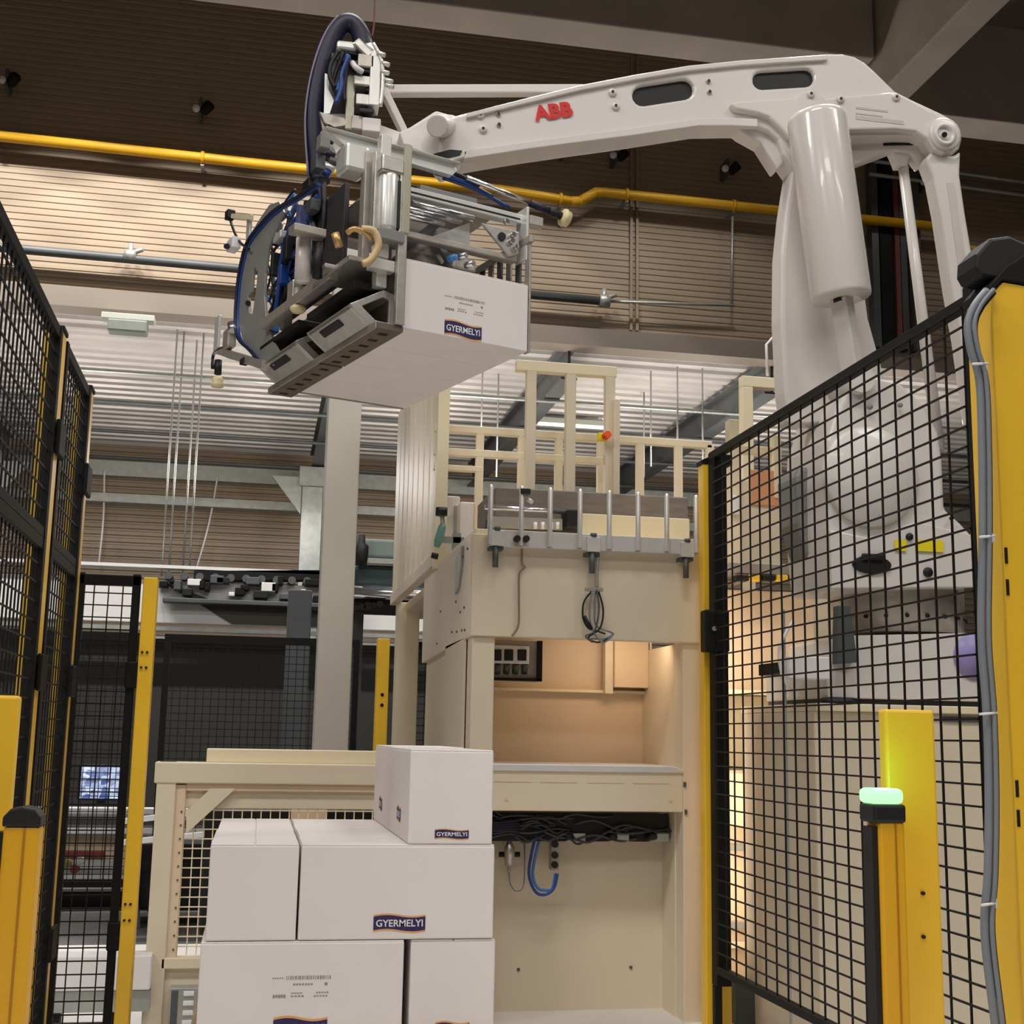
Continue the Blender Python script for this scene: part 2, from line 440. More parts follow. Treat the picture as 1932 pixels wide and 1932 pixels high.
a = P(40, 463, Y=15.8); b = P(400, 499, Y=15.8); c = P(1010, 556, Y=15.8); d = P(1145, 570, Y=15.8); e = P(1380, 575, Y=15.8)
t = thing('sprinkler_main', (0, 15.8, 6.8), 'dark grey sprinkler pipe along the rear wall below the yellow pipe', 'pipe')
link('pipe_run', MB().cyl((-12, 15.8, 6.9), (4.2, 15.8, 6.81), .058, 12), steel_dk, t)
link('thin_run', MB().cyl((4.2, 15.8, 6.81), (6.02, 15.8, 6.9), .02, 8), galv, t)
for px, py in ((246, 483), (1140, 568)):
    p = P(px, py, Y=15.8)
    m = MB(); m.cyl(p - V((.07, 0, 0)), p + V((.07, 0, 0)), .085, 12); m.cyl(p, p + V((0, 0, .16)), .03, 8); m.cyl(p + V((-.12, 0, -.02)), p + V((.15, -.05, .08)), .03, 8)
    link('fitting', m, galv, t)
a = P(1382, 405, Y=15.8); b = P(1380, 575, Y=15.8)
tag(link('conduit', MB().cyl(b, a, .016, 6), galv), 'thin vertical conduit dropping from the yellow pipe, left of the robot', 'conduit')
for px, lab in ((1192, 'vertical cladding joint cover behind the offset of the yellow pipe, left one'), (1203, 'vertical cladding joint cover behind the offset of the yellow pipe, right one')):
    a = P(px, 280, Y=15.96)
    tag(link('joint_cover', B(a.x - .018, a.x + .018, 15.96, 16.0, 6.5, 11.5), cladding), lab, 'strip')
cols_r = [(1652, .05, steel_dk), (1672, .09, black), (1694, .04, mat('rust_red_cable', (120, 70, 62), .6)), (1704, .05, steel_dk), (1730, .06, plaster)]
for i, (px, w, mm) in enumerate(cols_r):
    a = P(px, 500, Y=15.85)
    tag(link('cable_riser', B(a.x - w, a.x + w, 15.83, 15.98, 6.5, 9.4), mm),
        ['grey vertical duct right of the big robot cylinder, first from the left', 'black vertical duct right of the big robot cylinder', 'rust red vertical cable right of the big robot cylinder',
         'grey vertical duct right of the red cable', 'pale vertical duct beside the thin robot rod'][i], 'duct')
for k, (dz, lab) in enumerate(((0, 'upper thin pale pipe on the wall right of the robot'), (-.2, 'lower thin pale pipe on the wall right of the robot'))):
    a = P(1640, 303, Y=15.8); z = a.z + dz
    tag(link('thin_pipe', MB().cyl((a.x, 15.8, z), (15.8, 15.8, z - .25), .03, 8), galv), lab, 'pipe')
for px, py, lab in ((1062, 290, 'small wall spotlight under the white arm, first from the left'), (1160, 305, 'small wall spotlight under the white arm, second from the left'), (1370, 330, 'small wall spotlight left of the robot elbow'), (1742, 355, 'small wall spotlight behind the thin robot rod'), (378, 218, 'small wall spotlight on the dark wall left of the navy hose'), (14, 165, 'small wall spotlight at the dark left edge')):
    p = P(px, py, Y=15.8); t = thing('wall_spotlight', p, lab, 'lamp')
    link('bracket', B(p.x - .02, p.x + .02, 15.7, 15.99, p.z - .02, p.z + .2), steel_dk, t)
    link('head', MB().lathe(p + V((.02, -.05, .0)), (.6, -.5, .6), [(0, .02), (.03, .06), (.16, .07), (.18, .05)], 10), black, t)
    link('lens', MB().lathe(p + V((-.04, -.08, .05)), (-.3, -.8, -.3), [(0, .045), (.03, .05), (.045, .001)], 10), white_pl, t)

# ------------------------------------------------------------------ background equipment
# grey square column
t = thing('grey_column', (.425, 7.6, 0), 'tall pale grey square column behind the white cartons', 'column')
link('shaft', B(.33, .525, 7.5, 7.7, .02, 4.25), col_grey, t, .008)
link('cap_plate', B(.31, .545, 7.48, 7.72, 4.25, 4.28), col_grey, t)
link('base_plate', B(.25, .605, 7.42, 7.78, 0, .02), col_grey, t)
# overhead white conveyor bridge with black rollers
Yc = 16.8
t = thing('overhead_conveyor', (0, Yc, 2.4), 'long white overhead conveyor bridge with black machinery on top, behind the grey column', 'conveyor')
def zc(py, px=400): return P(px, py, Y=Yc).z
link('side_panel', B(-6, 2.6, Yc, Yc + .08, 2.48, 3.02), white_pl, t, .01)
link('lower_flange', B(-6, 2.6, Yc - .08, Yc, 2.38, 2.43), galv, t)
link('lower_rail', B(-6, 2.6, Yc - .06, Yc, 2.28, 2.31), galv, t)
link('upper_rail', B(-6, 1.0, Yc - .1, Yc + .1, 3.16, 3.2), white_pl, t)
m = MB(); m.prism([(-.85, Yc - .1, 3.02), (1.2, Yc - .1, 3.12), (1.2, Yc - .1, 3.24), (-.85, Yc - .1, 3.14)], (0, .3, 0)); link('black_belt', m, black, t)
rnd = random.Random(3)
for i in range(26):
    x = -1.2 + i * .09 + rnd.uniform(-.03, .03); w = rnd.uniform(.03, .09); h = rnd.uniform(.04, .12); z = 2.78 + rnd.uniform(0, .22)
    link('roller_bracket', B(x - w, x + w, Yc - .22, Yc - .02, z, z + h), [black, black, steel_dk, rubber, white_pl][i % 5], t, .008)
for i in range(12):
    x = -1.15 + i * .19
    link('roller', MB().cyl((x, Yc - .2, 3.06), (x, Yc + .3, 3.06), .05, 10), steel_dk, t)
link('cable_tray', B(-1.2, 1.1, Yc - .25, Yc - .05, 2.72, 2.78), steel_dk, t, .01)
link('panel_shadow', MB().prism([(-1.25, Yc - .03, 3.0), (-.35, Yc - .03, 2.5), (1.0, Yc - .03, 2.5), (1.0, Yc - .03, 2.7), (-.5, Yc - .03, 2.75)], (0, .03, 0)), plaster, t)  # grey patch paints the shadow across the white side panel
# dark teal conveyor right of the grey column
a = P(668, 1058, Y=9.5); b = P(800, 1130, Y=9.5)
t = thing('teal_conveyor', (a.x + .2, 9.6, b.z), 'dark teal belt conveyor head between the grey column and the cream slatted gate', 'conveyor')
link('belt_bed', B(a.x, 1.5, 9.5, 10.4, b.z + .06, a.z - .02), teal_dk, t, .04)
link('guide_rail', B(a.x, 1.5, 9.44, 9.5, a.z - .02, a.z + .02), galv, t)
link('lower_roller', MB().cyl((a.x, 9.5, b.z + .03), (1.5, 9.5, b.z + .03), .05, 12), steel_br, t)
link('underframe', B(a.x, 1.5, 9.52, 10.4, b.z - .05, b.z), black, t)
link('gear_housing', B(a.x + .02, a.x + .32, 9.5, 9.9, a.z + .03, a.z + .17), mat('grey_green_enamel', (118, 132, 128), .5), t, .02)
for x in (a.x + .1, 1.4): link('leg', B(x - .04, x + .04, 10.2, 10.3, 0, b.z), steel_dk, t)
p = P(680, 1035, Y=9.4)
link('motor', MB().lathe(p, (0, 0, 1), [(-.12, .001), (-.12, .05), (-.04, .06), (.02, .06), (.04, .035), (.1, .035), (.11, .001)], 12), rubber, t)
for i in range(5):
    q = P(672 + 11 * i, 1148 - 2 * i, Y=9.5); link('cable_clip', MB().cyl(q - V((0, .03, 0)), q + V((0, .03, 0)), .02 + .006 * (i % 3), 8), black, t)
# charcoal sheet painted for the unlit area, and far posts
tag(link('unlit_sheet', B(-8, 3.2, 17.0, 17.1, 0, 2.3), unlit_dark), 'charcoal sheet standing in for the unlit area under the white overhead conveyor', 'backdrop')
a = P(540, 1215, Y=12); b = P(585, 1215, Y=12)
tag(link('support_post', B(a.x, b.x, 12, 12.2, 0, a.z + .5), steel_dk, bevel=.01), 'dark grey support post left of the grey square column, behind black mesh', 'post')

# far mesh fence
def wires(mb, p0, ux, n1, s1, uz, n2, s2, r, nrm):
    """grid of square wires: n1 wires spaced s1 along ux, n2 wires spaced s2 along uz"""
    p0, ux, uz, nrm = V(p0), V(ux), V(uz), V(nrm)
    Lx = ux * (s1 * (n1 - 1)); Lz = uz * (s2 * (n2 - 1))
    for i in range(n1):
        c = p0 + ux * (s1 * i) + Lz / 2; mb.obox(c, ux * r, Lz / 2, nrm * r)
    for j in range(n2):
        c = p0 + uz * (s2 * j) + Lx / 2 + nrm * r * 1.6; mb.obox(c, Lx / 2, uz * r, nrm * r)
    return mb

t = thing('far_fence', (0, 9, 0), 'black mesh fence panels far behind the white cartons', 'fence')
for x0, x1 in ((-.62, .68), (.96, 1.9), (-2.3, -.7)):
    m = MB(); m.box(x0, x1, 8.98, 9.02, 1.74, 1.79); m.box(x0, x1, 8.98, 9.02, .15, .2); m.box(x0, x0 + .04, 8.98, 9.02, .2, 1.74); m.box(x1 - .04, x1, 8.98, 9.02, .2, 1.74)
    link('frame', m, black, t)
    n1 = int((x1 - x0) / .05); n2 = 33
    link('wire_mesh', wires(MB(), (x0 + .02, 9, .18), (1, 0, 0), n1, (x1 - x0 - .04) / (n1 - 1), (0, 0, 1), n2, 1.58 / (n2 - 1), .0022, (0, 1, 0)), wire_blk, t, kind='stuff')
    for x in (x0 + .02, x1 - .02): link('foot', B(x - .02, x + .02, 8.98, 9.02, 0, .15), black, t)
a = P(712, 1205, Y=9); b = P(735, 1205, Y=9)
t = thing('fence_post', (a.x, 9, 0), 'far yellow fence post between the grey column and the cream machine', 'post')
link('shaft', B(a.x, b.x, 8.95, 9.05, 0, a.z), yellow, t, .005)
for z in (1.35, 1.42): link('screw', MB().cyl(((a.x + b.x) / 2, 8.955, z), ((a.x + b.x) / 2, 8.943, z), .012, 8), black, t)

# monitor and packing line on the left
a = P(153, 1446, Y=9.6); b = P(230, 1507, Y=9.6)
t = thing('monitor', (a.x, 9.6, .68), 'lit blue and white monitor seen through the narrow mesh panel on the left', 'monitor')
link('case', B(a.x - .015, b.x + .015, 9.61, 9.66, b.z - .015, a.z + .015), black, t, .006)
link('screen', B(a.x, b.x, 9.6, 9.612, b.z, a.z), screen_m, t)
link('stand', B((a.x + b.x) / 2 - .03, (a.x + b.x) / 2 + .03, 9.63, 9.67, .64, b.z), black, t)
t = thing('packing_line', (-1.2, 9.7, 0), 'white packing line with dark base below the monitor, far left', 'conveyor')
link('top_rail', B(-2.2, .1, 9.3, 9.36, .59, .63), white_pl, t, .005)
link('bed', B(-2.2, .1, 9.35, 10.0, .56, .6), white_pl, t)
link('lower_rail', B(-2.2, .1, 9.3, 9.36, .46, .5), white_pl, t, .005)
link('carton_guide', B(-2.2, .1, 9.4, 9.45, .28, .44), beige_warm, t)
link('red_strip', B(-1.3, -.95, 9.38, 9.4, .3, .34), mat('dull_red', (150, 60, 50), .6), t)
link('mid_rail', B(-2.2, .1, 9.28, 9.32, .2, .235), galv, t)
link('base_rail', B(-2.2, .1, 9.2, 9.35, 0, .1), black, t)
for x in (-2.1, -1.3, -.6, 0): link('leg', B(x - .03, x + .03, 9.4, 9.46, 0, .58), black, t)
for i, (px, py) in enumerate(((126, 1630), (140, 1640), (150, 1625))):
    q = P(px, py, Y=9.1); link('valve', MB().cyl(q, q + V((0, .05, 0)), .03, 10), [mat('olive', (120, 116, 60), .6), mat('valve_red', (140, 54, 48), .5), galv][i], t)
a = P(60, 1805, Y=5.3); b = P(288, 1868, Y=5.3)
t = thing('guard_beam', (-.8, 5.35, 0), 'low white guard beam behind the narrow mesh panel, bottom left', 'barrier')
link('beam', B(-1.6, b.x - .01, 5.3, 5.42, b.z, a.z), white_pl, t, .006)
link('kick_plate', B(-1.6, b.x - .01, 5.32, 5.4, b.z - .08, b.z - .005), galv, t)
for x in (-1.5, -.7, -.45): link('foot', B(x - .04, x + .04, 5.33, 5.39, 0, b.z - .08), black, t)
# dark conveyor parts right of the left yellow post
t = thing('roller_table', (-.3, 8.2, 0), 'dark roller table with pale rails behind the left yellow post', 'conveyor')
link('rail', MB().beam((-.75, 8.1, .62), (-.1, 8.2, .70), .05, .03), white_pl, t)
link('rail', MB().beam((-.75, 8.1, .5), (-.1, 8.2, .56), .05, .03), white_pl, t)
link('drive_box', B(-.7, .2, 8.3, 8.8, .1, .48), black, t, .01)
link('leg', MB().beam((-.62, 8.25, 0), (-.7, 8.25, .5), .04, .04), steel_dk, t)
link('leg', B(-.1, -.05, 8.25, 8.3, 0, .5), steel_dk, t)

# ================================================================== CELL FENCES
def stile_screws(parent, pts, d=(0, -1, 0), r=.006):
    for p in pts: link('screw', MB().cyl(V(p), V(p) + V(d) * .006, r, 8), rubber, parent)

# right hand panel (runs away from the viewer)
FX = 1.872
t = thing('mesh_fence', (FX, 4.16, 0), 'black wire mesh fence in front of the robot base, left of the grey cables', 'fence')
y0, y1, z0, z1 = 3.11, 5.2, .235, 2.372
link('top_rail', B(FX - .015, FX + .015, y0, y1, z1 - .035, z1), black, t, .003)
link('bottom_rail', B(FX - .015, FX + .015, y0, y1, z0, z0 + .03), black, t, .003)
link('stile', B(FX - .02, FX + .02, y0 - .03, y0 + .015, z0 - .05, z1 + .02), black, t, .003)
link('stile', B(FX - .012, FX + .05, y1 - .04, y1 + .02, z0 - .05, z1 + .0), black, t, .003)
n1, n2 = 21, 38
link('wire_mesh', wires(MB(), (FX - .012, y0 + .03, z0 + .03), (0, 1, 0), n1, (y1 - y0 - .09) / (n1 - 1), (0, 0, 1), n2, (z1 - z0 - .06) / (n2 - 1), .0027, (-1, 0, 0)), wire_blk, t, kind='stuff')
link('hinge_bracket', B(FX - .055, FX + .05, y1 - .06, y1 + .015, 1.515, 1.69), black, t, .008)
link('bolt', MB().cyl((FX - .02, y1 - .06, 1.61), (FX - .02, y1 - .07, 1.61), .01, 8), galv, t)
for y in (y0 - .008, y1 - .01): link('foot', B(FX - .015, FX + .015, y - .015, y + .015, 0, z0 - .05), black, t)

t = thing('fence_post', (1.905, 5.27, 0), 'slim yellow post with a black cap at the right edge of the cream machine', 'post')
link('shaft', B(1.842, 1.95, 5.235, 5.3, 0, 2.33), yellow, t, .004)
link('cap', MB().prism([(1.836, 5.23, 2.33), (1.974, 5.23, 2.33), (1.974, 5.23, 2.375), (1.9, 5.23, 2.375), (1.836, 5.23, 2.345)], (0, .075, 0)), black, t)

# big near post
t = thing('near_post', (1.9, 3.0, 0), 'big yellow post at the right picture edge with a black lamp head and grey cables', 'post')
PX0 = 1.812
link('shaft', MB().prism([(PX0, 2.92, 0), (PX0 + .2, 2.92, 0), (PX0 + .2, 2.92, 2.325), (PX0 + .036, 2.92, 2.338), (PX0, 2.92, 2.3)], (0, .12, 0)), yellow, t, .004)
link('cap', MB().prism([(PX0 - .008, 2.915, 2.295), (PX0 + .034, 2.915, 2.341), (PX0 + .2, 2.915, 2.33), (PX0 + .2, 2.915, 2.40), (PX0 + .1, 2.915, 2.42), (PX0 + .05, 2.915, 2.385), (PX0 - .008, 2.915, 2.32)], (0, .13, 0)), black, t, .004)
hd = [P(x, y, Y=2.93) for x, y in ((1842, 478), (1868, 449), (1905, 444), (1932, 456), (1980, 470), (1980, 526), (1925, 512), (1896, 528), (1852, 521), (1841, 502))]
link('lamp_head', MB().prism(hd, (0, .1, 0)), rubber, t, .008)
for z, y in ((1.62, 2.918), (1.54, 2.918), (1.05, 2.918), (.98, 2.918)): link('slot', B(PX0 + .004, PX0 + .012, y, y + .004, z - .02, z + .02), rubber, t)
def cable_pts(dx, dy):
    pp = [(1862, 548), (1838, 578), (1826, 612), (1832, 660), (1848, 720), (1853, 850), (1854, 1010), (1852, 1200), (1862, 1345), (1866, 1500), (1864, 1650), (1858, 1760), (1878, 1935), (1890, 2050)]
    out = []
    for px, py in pp:
        p = P(px, py, Y=2.9); out.append(p + V((dx, dy, 0)))
    return out
link('cable', MB().tube(cable_pts(0, 0), .0105, 8), grey_cable, t, label='thick grey cable')
link('cable', MB().tube(cable_pts(.012, -.012), .006, 8), grey_cable, t)
link('cable', MB().tube(cable_pts(.026, .01), .007, 8), rubber, t, label='black cable')
for px, py, w in ((1848, 687, 20), (1862, 1013, 18), (1862, 1347, 22), (1866, 1707, 14)):
    p = P(px, py, Y=2.885)
    link('cable_tie', MB().cyl(p - V((.02, 0, .001)), p + V((w * .0012, 0, .003)), .0035, 6), white_pl, t)
    link('tie_mount', B(p.x + .018, p.x + .032, 2.90, 2.918, p.z - .01, p.z + .012), white_pl, t, .002)

# left hand fence, two tiers, running away from the viewer
LX = -.6
t = thing('mesh_fence_run', (LX, 3.5, 0), 'two-tier black mesh fence running away along the left picture edge', 'fence')
segs = [(2.2, 3.70), (3.80, 4.36)]
for ya, yb in segs:
    for zb, zt in ((.235, 1.66), (1.662, 2.255)):
        m = MB()
        m.box(LX - .012, LX + .012, ya, yb, zt - .03, zt); m.box(LX - .012, LX + .012, ya, yb, zb, zb + .025)
        m.box(LX - .015, LX + .015, ya, ya + .035, zb, zt); m.box(LX - .015, LX + .015, yb - .035, yb, zb, zt)
        link('panel_frame', m, black, t)
        n1 = max(3, int((yb - ya) / .05) + 1); n2 = int((zt - zb) / .05)
        link('wire_mesh', wires(MB(), (LX, ya + .02, zb + .02), (0, 1, 0), n1, (yb - ya - .04) / (n1 - 1), (0, 0, 1), n2, (zt - zb - .04) / (n2 - 1), .0022, (1, 0, 0)), wire_blk, t, kind='stuff')
for z in (.5, 1.3, 1.95):
    for y in (3.75, 4.36): link('clip', B(LX + .016, LX + .03, y - .06, y + .05, z - .05, z + .05), black, t, .005)
for y, lab in ((3.75, 'thin yellow post between the two black panels of the left mesh fence'), (4.40, 'thin yellow corner post at the far end of the left mesh fence')):
    tp = thing('fence_post', (-.65, y, 0), lab, 'post')
    link('shaft', B(-.642, -.588, y - .036, y + .036, 0, 2.26), yellow, tp, .004)
    link('cap', B(-.646, -.584, y - .04, y + .04, 2.26, 2.275), black, tp, .003)

# narrow panel facing the viewer
FY = 4.5
a = P(147, 1082, Y=FY); b = P(264, 1086, Y=FY)
t = thing('mesh_fence', ((a.x + b.x) / 2, FY, 0), 'narrow black mesh panel facing the viewer, left of the straight yellow post', 'fence')
x0, x1 = a.x, b.x + .005
m = MB(); m.box(x0, x1, FY - .015, FY + .015, 1.625, 1.66); m.box(x0, x1, FY - .015, FY + .015, .2, .235)
link('rail_pair', m, black, t, .003)
link('stile', B(x0, x0 + .026, FY - .015, FY + .015, .15, 1.665), black, t, .003)
link('stile', B(x1 - .026, x1, FY - .015, FY + .015, .15, 1.665), black, t, .003)
n1, n2 = 5, 36
link('wire_mesh', wires(MB(), (x0 + .01, FY, .22), (1, 0, 0), n1, (x1 - x0 - .02) / (n1 - 1), (0, 0, 1), n2, 1.42 / (n2 - 1), .002, (0, -1, 0)), wire_blk, t, kind='stuff')
for z in (1.33, .5): link('lock_block', B(x1 - .03, x1 + .012, FY - .025, FY + .02, z - .045, z + .045), black, t, .006)
for x in (x0 + .013, x1 - .013): link('foot', B(x - .012, x + .012, FY - .012, FY + .012, 0, .15), black, t)
a = P(272, 1090, Y=FY); b = P(299, 1090, Y=FY)
t = thing('fence_post', ((a.x + b.x) / 2, FY, 0), 'straight yellow post with paired screws, left of the cream mesh window', 'post')
link('shaft', B(a.x, b.x, FY - .025, FY + .045, 0, a.z), yellow, t, .004)
for z in (1.405, 1.355, .60, .55, .19): 
    for dx in (.012, .028): link('screw', MB().cyl((a.x + dx, FY - .024, z), (a.x + dx, FY - .031, z), .0042, 8), rubber, t)

# light curtain columns
def curtain(lab, post, colx, y, ztop, zpost, beacon, mirror):
    t = thing('light_curtain', ((colx[0] + colx[1]) / 2, y, 0), lab, 'safety sensor')
    link('column', B(colx[0], colx[1], y - .03, y + .03, 0, ztop), yellow_dk, t, .006)
    xs = colx[0] - .012
    link('optic_window', B(xs, xs + .012, y - .02, y + .02, .05, ztop - .01), rubber, t)
    mid = (colx[0] + colx[1]) / 2
    link('groove', B(mid + .004, mid + .008, y - .0312, y - .029, 0, ztop - .002), mat('groove_amber', (176, 120, 6), .5), t)
    if beacon:
        link('lower_cap', B(colx[0] - .013, colx[1] + .002, y - .034, y + .034, ztop - .002, ztop + .034), rubber, t, .006)
        link('beacon', B(colx[0] - .015, colx[1], y - .033, y + .033, ztop + .034, ztop + .064), green_em, t, .01)
    else:
        link('end_cap', MB().prism([(colx[0] - .002, y - .032, ztop), (colx[1] + .002, y - .032, ztop), (colx[1] + .002, y - .032, ztop + .016), (colx[1] - .01, y - .032, ztop + .03), (mid, y - .032, ztop + .034), (colx[0] + .01, y - .032, ztop + .03), (colx[0] - .002, y - .032, ztop + .016)], (0, .064, 0)), rubber, t, .003)
    tp = thing('curtain_post', ((post[0] + post[1]) / 2, post[2], 0), ('broad yellow post behind the light curtain with the lit green beacon' if beacon else 'broad yellow post cut by the left picture edge, above the plain black cap'), 'post')
    link('shaft', B(post[0], post[1], post[2] - .04, post[2] - .005, 0, zpost), yellow, tp, .006)
    if beacon:
        for px, py in ((1740, 1685), (1741, 1767)):
            q = P(px, py, Y=post[2] - .04); link('screw', MB().cyl(q + V((0, .001, 0)), q - V((0, .006, 0)), .004, 8), rubber, tp)
a = P(1660, 1560, Y=2.42); b = P(1708, 1560, Y=2.42); c = P(1670, 1338, Y=2.52); d = P(1763, 1338, Y=2.52)
curtain('right yellow light curtain column topped by a lit green beacon', (c.x, d.x, 2.56), (a.x, b.x), 2.45, P(1675, 1551, Y=2.42).z, c.z, True, True)
gl = bpy.data.lights.new('beacon_glow', 'POINT'); gl.energy = 0.25; gl.color = (.25, 1, .45); gl.shadow_soft_size = .02
go = bpy.data.objects.new('beacon_glow', gl); go.location = ((a.x + b.x) / 2 - .005, 2.44, P(1675, 1551, Y=2.42).z + .075); col.objects.link(go)
a = P(6, 1560, Y=2.42); b = P(74, 1560, Y=2.42); d = P(33, 1312, Y=2.56)
curtain('left yellow light curtain column with a plain rounded black cap', (d.x - .112, d.x, 2.62), (a.x, b.x), 2.45, P(40, 1560, Y=2.42).z, d.z, False, False)

# ================================================================== CARTONS
def brand_label(parent, o, ax, up, w, h, text=True):
    """navy waving banner with orange rims, on a face with axes ax (to the right) and up"""
    ax, up = V(ax).normalized(), V(up).normalized(); n = ax.cross(up); o = V(o)
    def band(lo, hi, dep):
        k = 14; lw = []; hw = []
        for i in range(k + 1):
            u = i / k; wv = math.sin(u * 2 * math.pi) * h * .1
            lw.append(o + ax * (u * w) + up * (lo * h + wv) + n * dep); hw.append(o + ax * (u * w) + up * (hi * h + wv) + n * dep)
        m = MB(); m.add(lw + hw, [(i, i + 1, k + 1 + i + 1, k + 1 + i) for i in range(k)]); return m
    lb = link('brand_label', band(-.14, 1.12, .0006), orange_pr, parent, label='orange rim of the printed banner')
    link('navy_banner', band(0, 1, .0012), navy, lb, label='navy printed banner')
    if text:
        lettering('lettering', 'GYERMELYI', o + ax * (w * .05) + up * (h * .25) + n * .0002, ax, up, h * .52, white_pr, lb, width=w * .9, depth=.0019, bold=.015)
def print_block(parent, o, ax, up, w, h, seed=1):
    ax, up = V(ax).normalized(), V(up).normalized(); n = ax.cross(up); o = V(o) + n * .0007
    r = random.Random(seed); m = MB()
    def bar(u0, u1, v0, v1): m.add([o + ax * (u0 * w) + up * (v0 * h), o + ax * (u1 * w) + up * (v0 * h), o + ax * (u1 * w) + up * (v1 * h), o + ax * (u0 * w) + up * (v1 * h)], [(0, 1, 2, 3)])
    u = .24
    while u < 1:
        d = r.choice((.012, .018, .026)); bar(u, min(1, u + d), .84, 1.0); u += d + r.choice((.012, .02))
    for k in range(5): bar(.0 + k * .04, .025 + k * .04, .88, .93)
    for k in range(7): bar(.36 + k * .05, .395 + k * .05, .60, .67)
    for k in range(5): bar(.02 + k * .045, .055 + k * .045, .06 + .02 * (k % 2), .2)
    for k in range(4): bar(.33 + k * .06, .37 + k * .06, .1, .16); bar(.33 + k * .05, .37 + k * .05, .24, .28)
    for k in range(5): bar(.72 + k * .05, .755 + k * .05, .1, .15); bar(.76 + k * .045, .79 + k * .045, .24, .3)
    bar(.9, .95, .58, .7)
    link('printed_data', m, grey_pr, parent, kind='stuff', label='small grey printed codes')

def carton(O, a, b, sx, sy, h, lab, group=None, name='carton'):
    O, a, b = V(O), V(a), V(b); z = V((0, 0, 1))
    c = O + a * sx / 2 + b * sy / 2
    t = thing(name, c, lab, 'box', group)
    link('body', MB().obox(c + z * (h / 2 - .002), a * sx / 2, b * sy / 2, z * (h / 2 - .002)), carton_m, t, .004, 2)
    fa, fb, la, lb = (a, b, sx, sy) if sx >= sy else (b, a, sy, sx)
    for s in (-1, 1):
        link('flap', MB().obox(c + z * (h - .0025) + fb * (s * (lb / 4)), fa * (la / 2 - .001), fb * (lb / 4 - .0012), z * .0025), carton_m, t, .0015, 1)
        link('bottom_flap', MB().obox(c + z * .0035 + fb * (s * (lb / 4)), fa * (la / 2 - .001), fb * (lb / 4 - .0012), z * .0025), carton_m, t, .0015, 1)
    return t
EX, EYv, EZ = V((1, 0, 0)), V((0, 1, 0)), V((0, 0, 1))
YF = 3.7
zr3, zr2, zr1 = .338, .598, .852
# third layer
c = carton((-.112, YF, zr3), EX, EYv, .545, .265, .258, 'wide white carton at the bottom left of the stack, with grey printed codes')
a = P(512, 1886, Y=YF); b = P(624, 1840, Y=YF); print_block(c, a, EX, EZ, b.x - a.x, b.z - a.z, 4)
a = P(514, 1962, Y=YF); b = P(616, 1962, Y=YF); brand_label(c, a, EX, EZ, b.x - a.x, .05)
c = carton((.452, YF + .004, zr3), EX, EYv, .236, .545, .258, 'narrow white carton at the bottom right of the stack, right of the dark gap')
a = P(820, 1958, Y=YF + .004); b = P(885, 1958, Y=YF + .004); brand_label(c, a, EX, EZ, b.x - a.x, .036)
for k in range(1, 4): carton((-.112, YF + k * .268, zr3), EX, EYv, .545, .265, .258, 'white carton inside the bottom layer, hidden behind the front one', 'hidden cartons of the bottom layer')
carton((.452, YF + .552, zr3), EX, EYv, .236, .53, .258, 'white carton at the back right of the bottom layer', )
# second layer
carton((-.101, YF, zr2), EX, EYv, .238, .538, .253, 'plain white carton at the left of the second layer, front one, no banner')
carton((-.098, YF + .543, zr2), EX, EYv, .236, .54, .253, 'plain white carton at the left of the second layer, rear one')
c = carton((.143, YF, zr2), EX, EYv, .537, .266, .253, 'wide white carton with a large navy banner, middle layer right')
a = P(704, 1755, Y=YF); b = P(802, 1755, Y=YF); brand_label(c, a, EX, EZ, b.x - a.x, .036)
labs2 = ['wide white carton of the middle layer, second from the front', 'wide white carton of the middle layer, third from the front', 'wide white carton of the middle layer, rearmost']
for k in range(1, 4): carton((.143 + .002 * (k % 2), YF + .269 * k, zr2), EX, EYv, .537, .266, .253, labs2[k - 1])
# top layer
c = carton((.434, YF, zr1), EX, EYv, .238, .535, .26, 'front white carton on top of the stack, small navy banner low down')
a = P(820, 1581, Y=YF); b = P(884, 1581, Y=YF); brand_label(c, a, EX, EZ, b.x - a.x, .021)
brand_label(c, (.434, YF + .30, zr1 + .05), -EYv, EZ, .1, .035)
c = carton((.434, YF + .54, zr1), EX, EYv, .238, .54, .262, 'rear white carton on top of the stack, showing only its left side')
brand_label(c, (.434, YF + .87, zr1 + .05), -EYv, EZ, .1, .035)
# pallet and lift table below
t = thing('wooden_pallet', (.28, 4.25, .19), 'wooden pallet under the stack of white cartons', 'pallet')
for i in range(7): link('deck_board', B(-.13 + i * .118, -.13 + i * .118 + .1, 3.68, 4.83, .316, .337), wood, t)
for y in (3.68, 4.21, 4.73): link('runner', B(-.13, .678, y, y + .1, .19, .316), wood, t)
t = thing('lift_table', (.28, 4.25, 0), 'low grey lift table under the wooden pallet', 'table')
link('top', B(-.16, .72, 3.62, 4.9, .13, .19), galv, t, .01); link('base', B(-.1, .66, 3.75, 4.8, 0, .13), steel_dk, t)

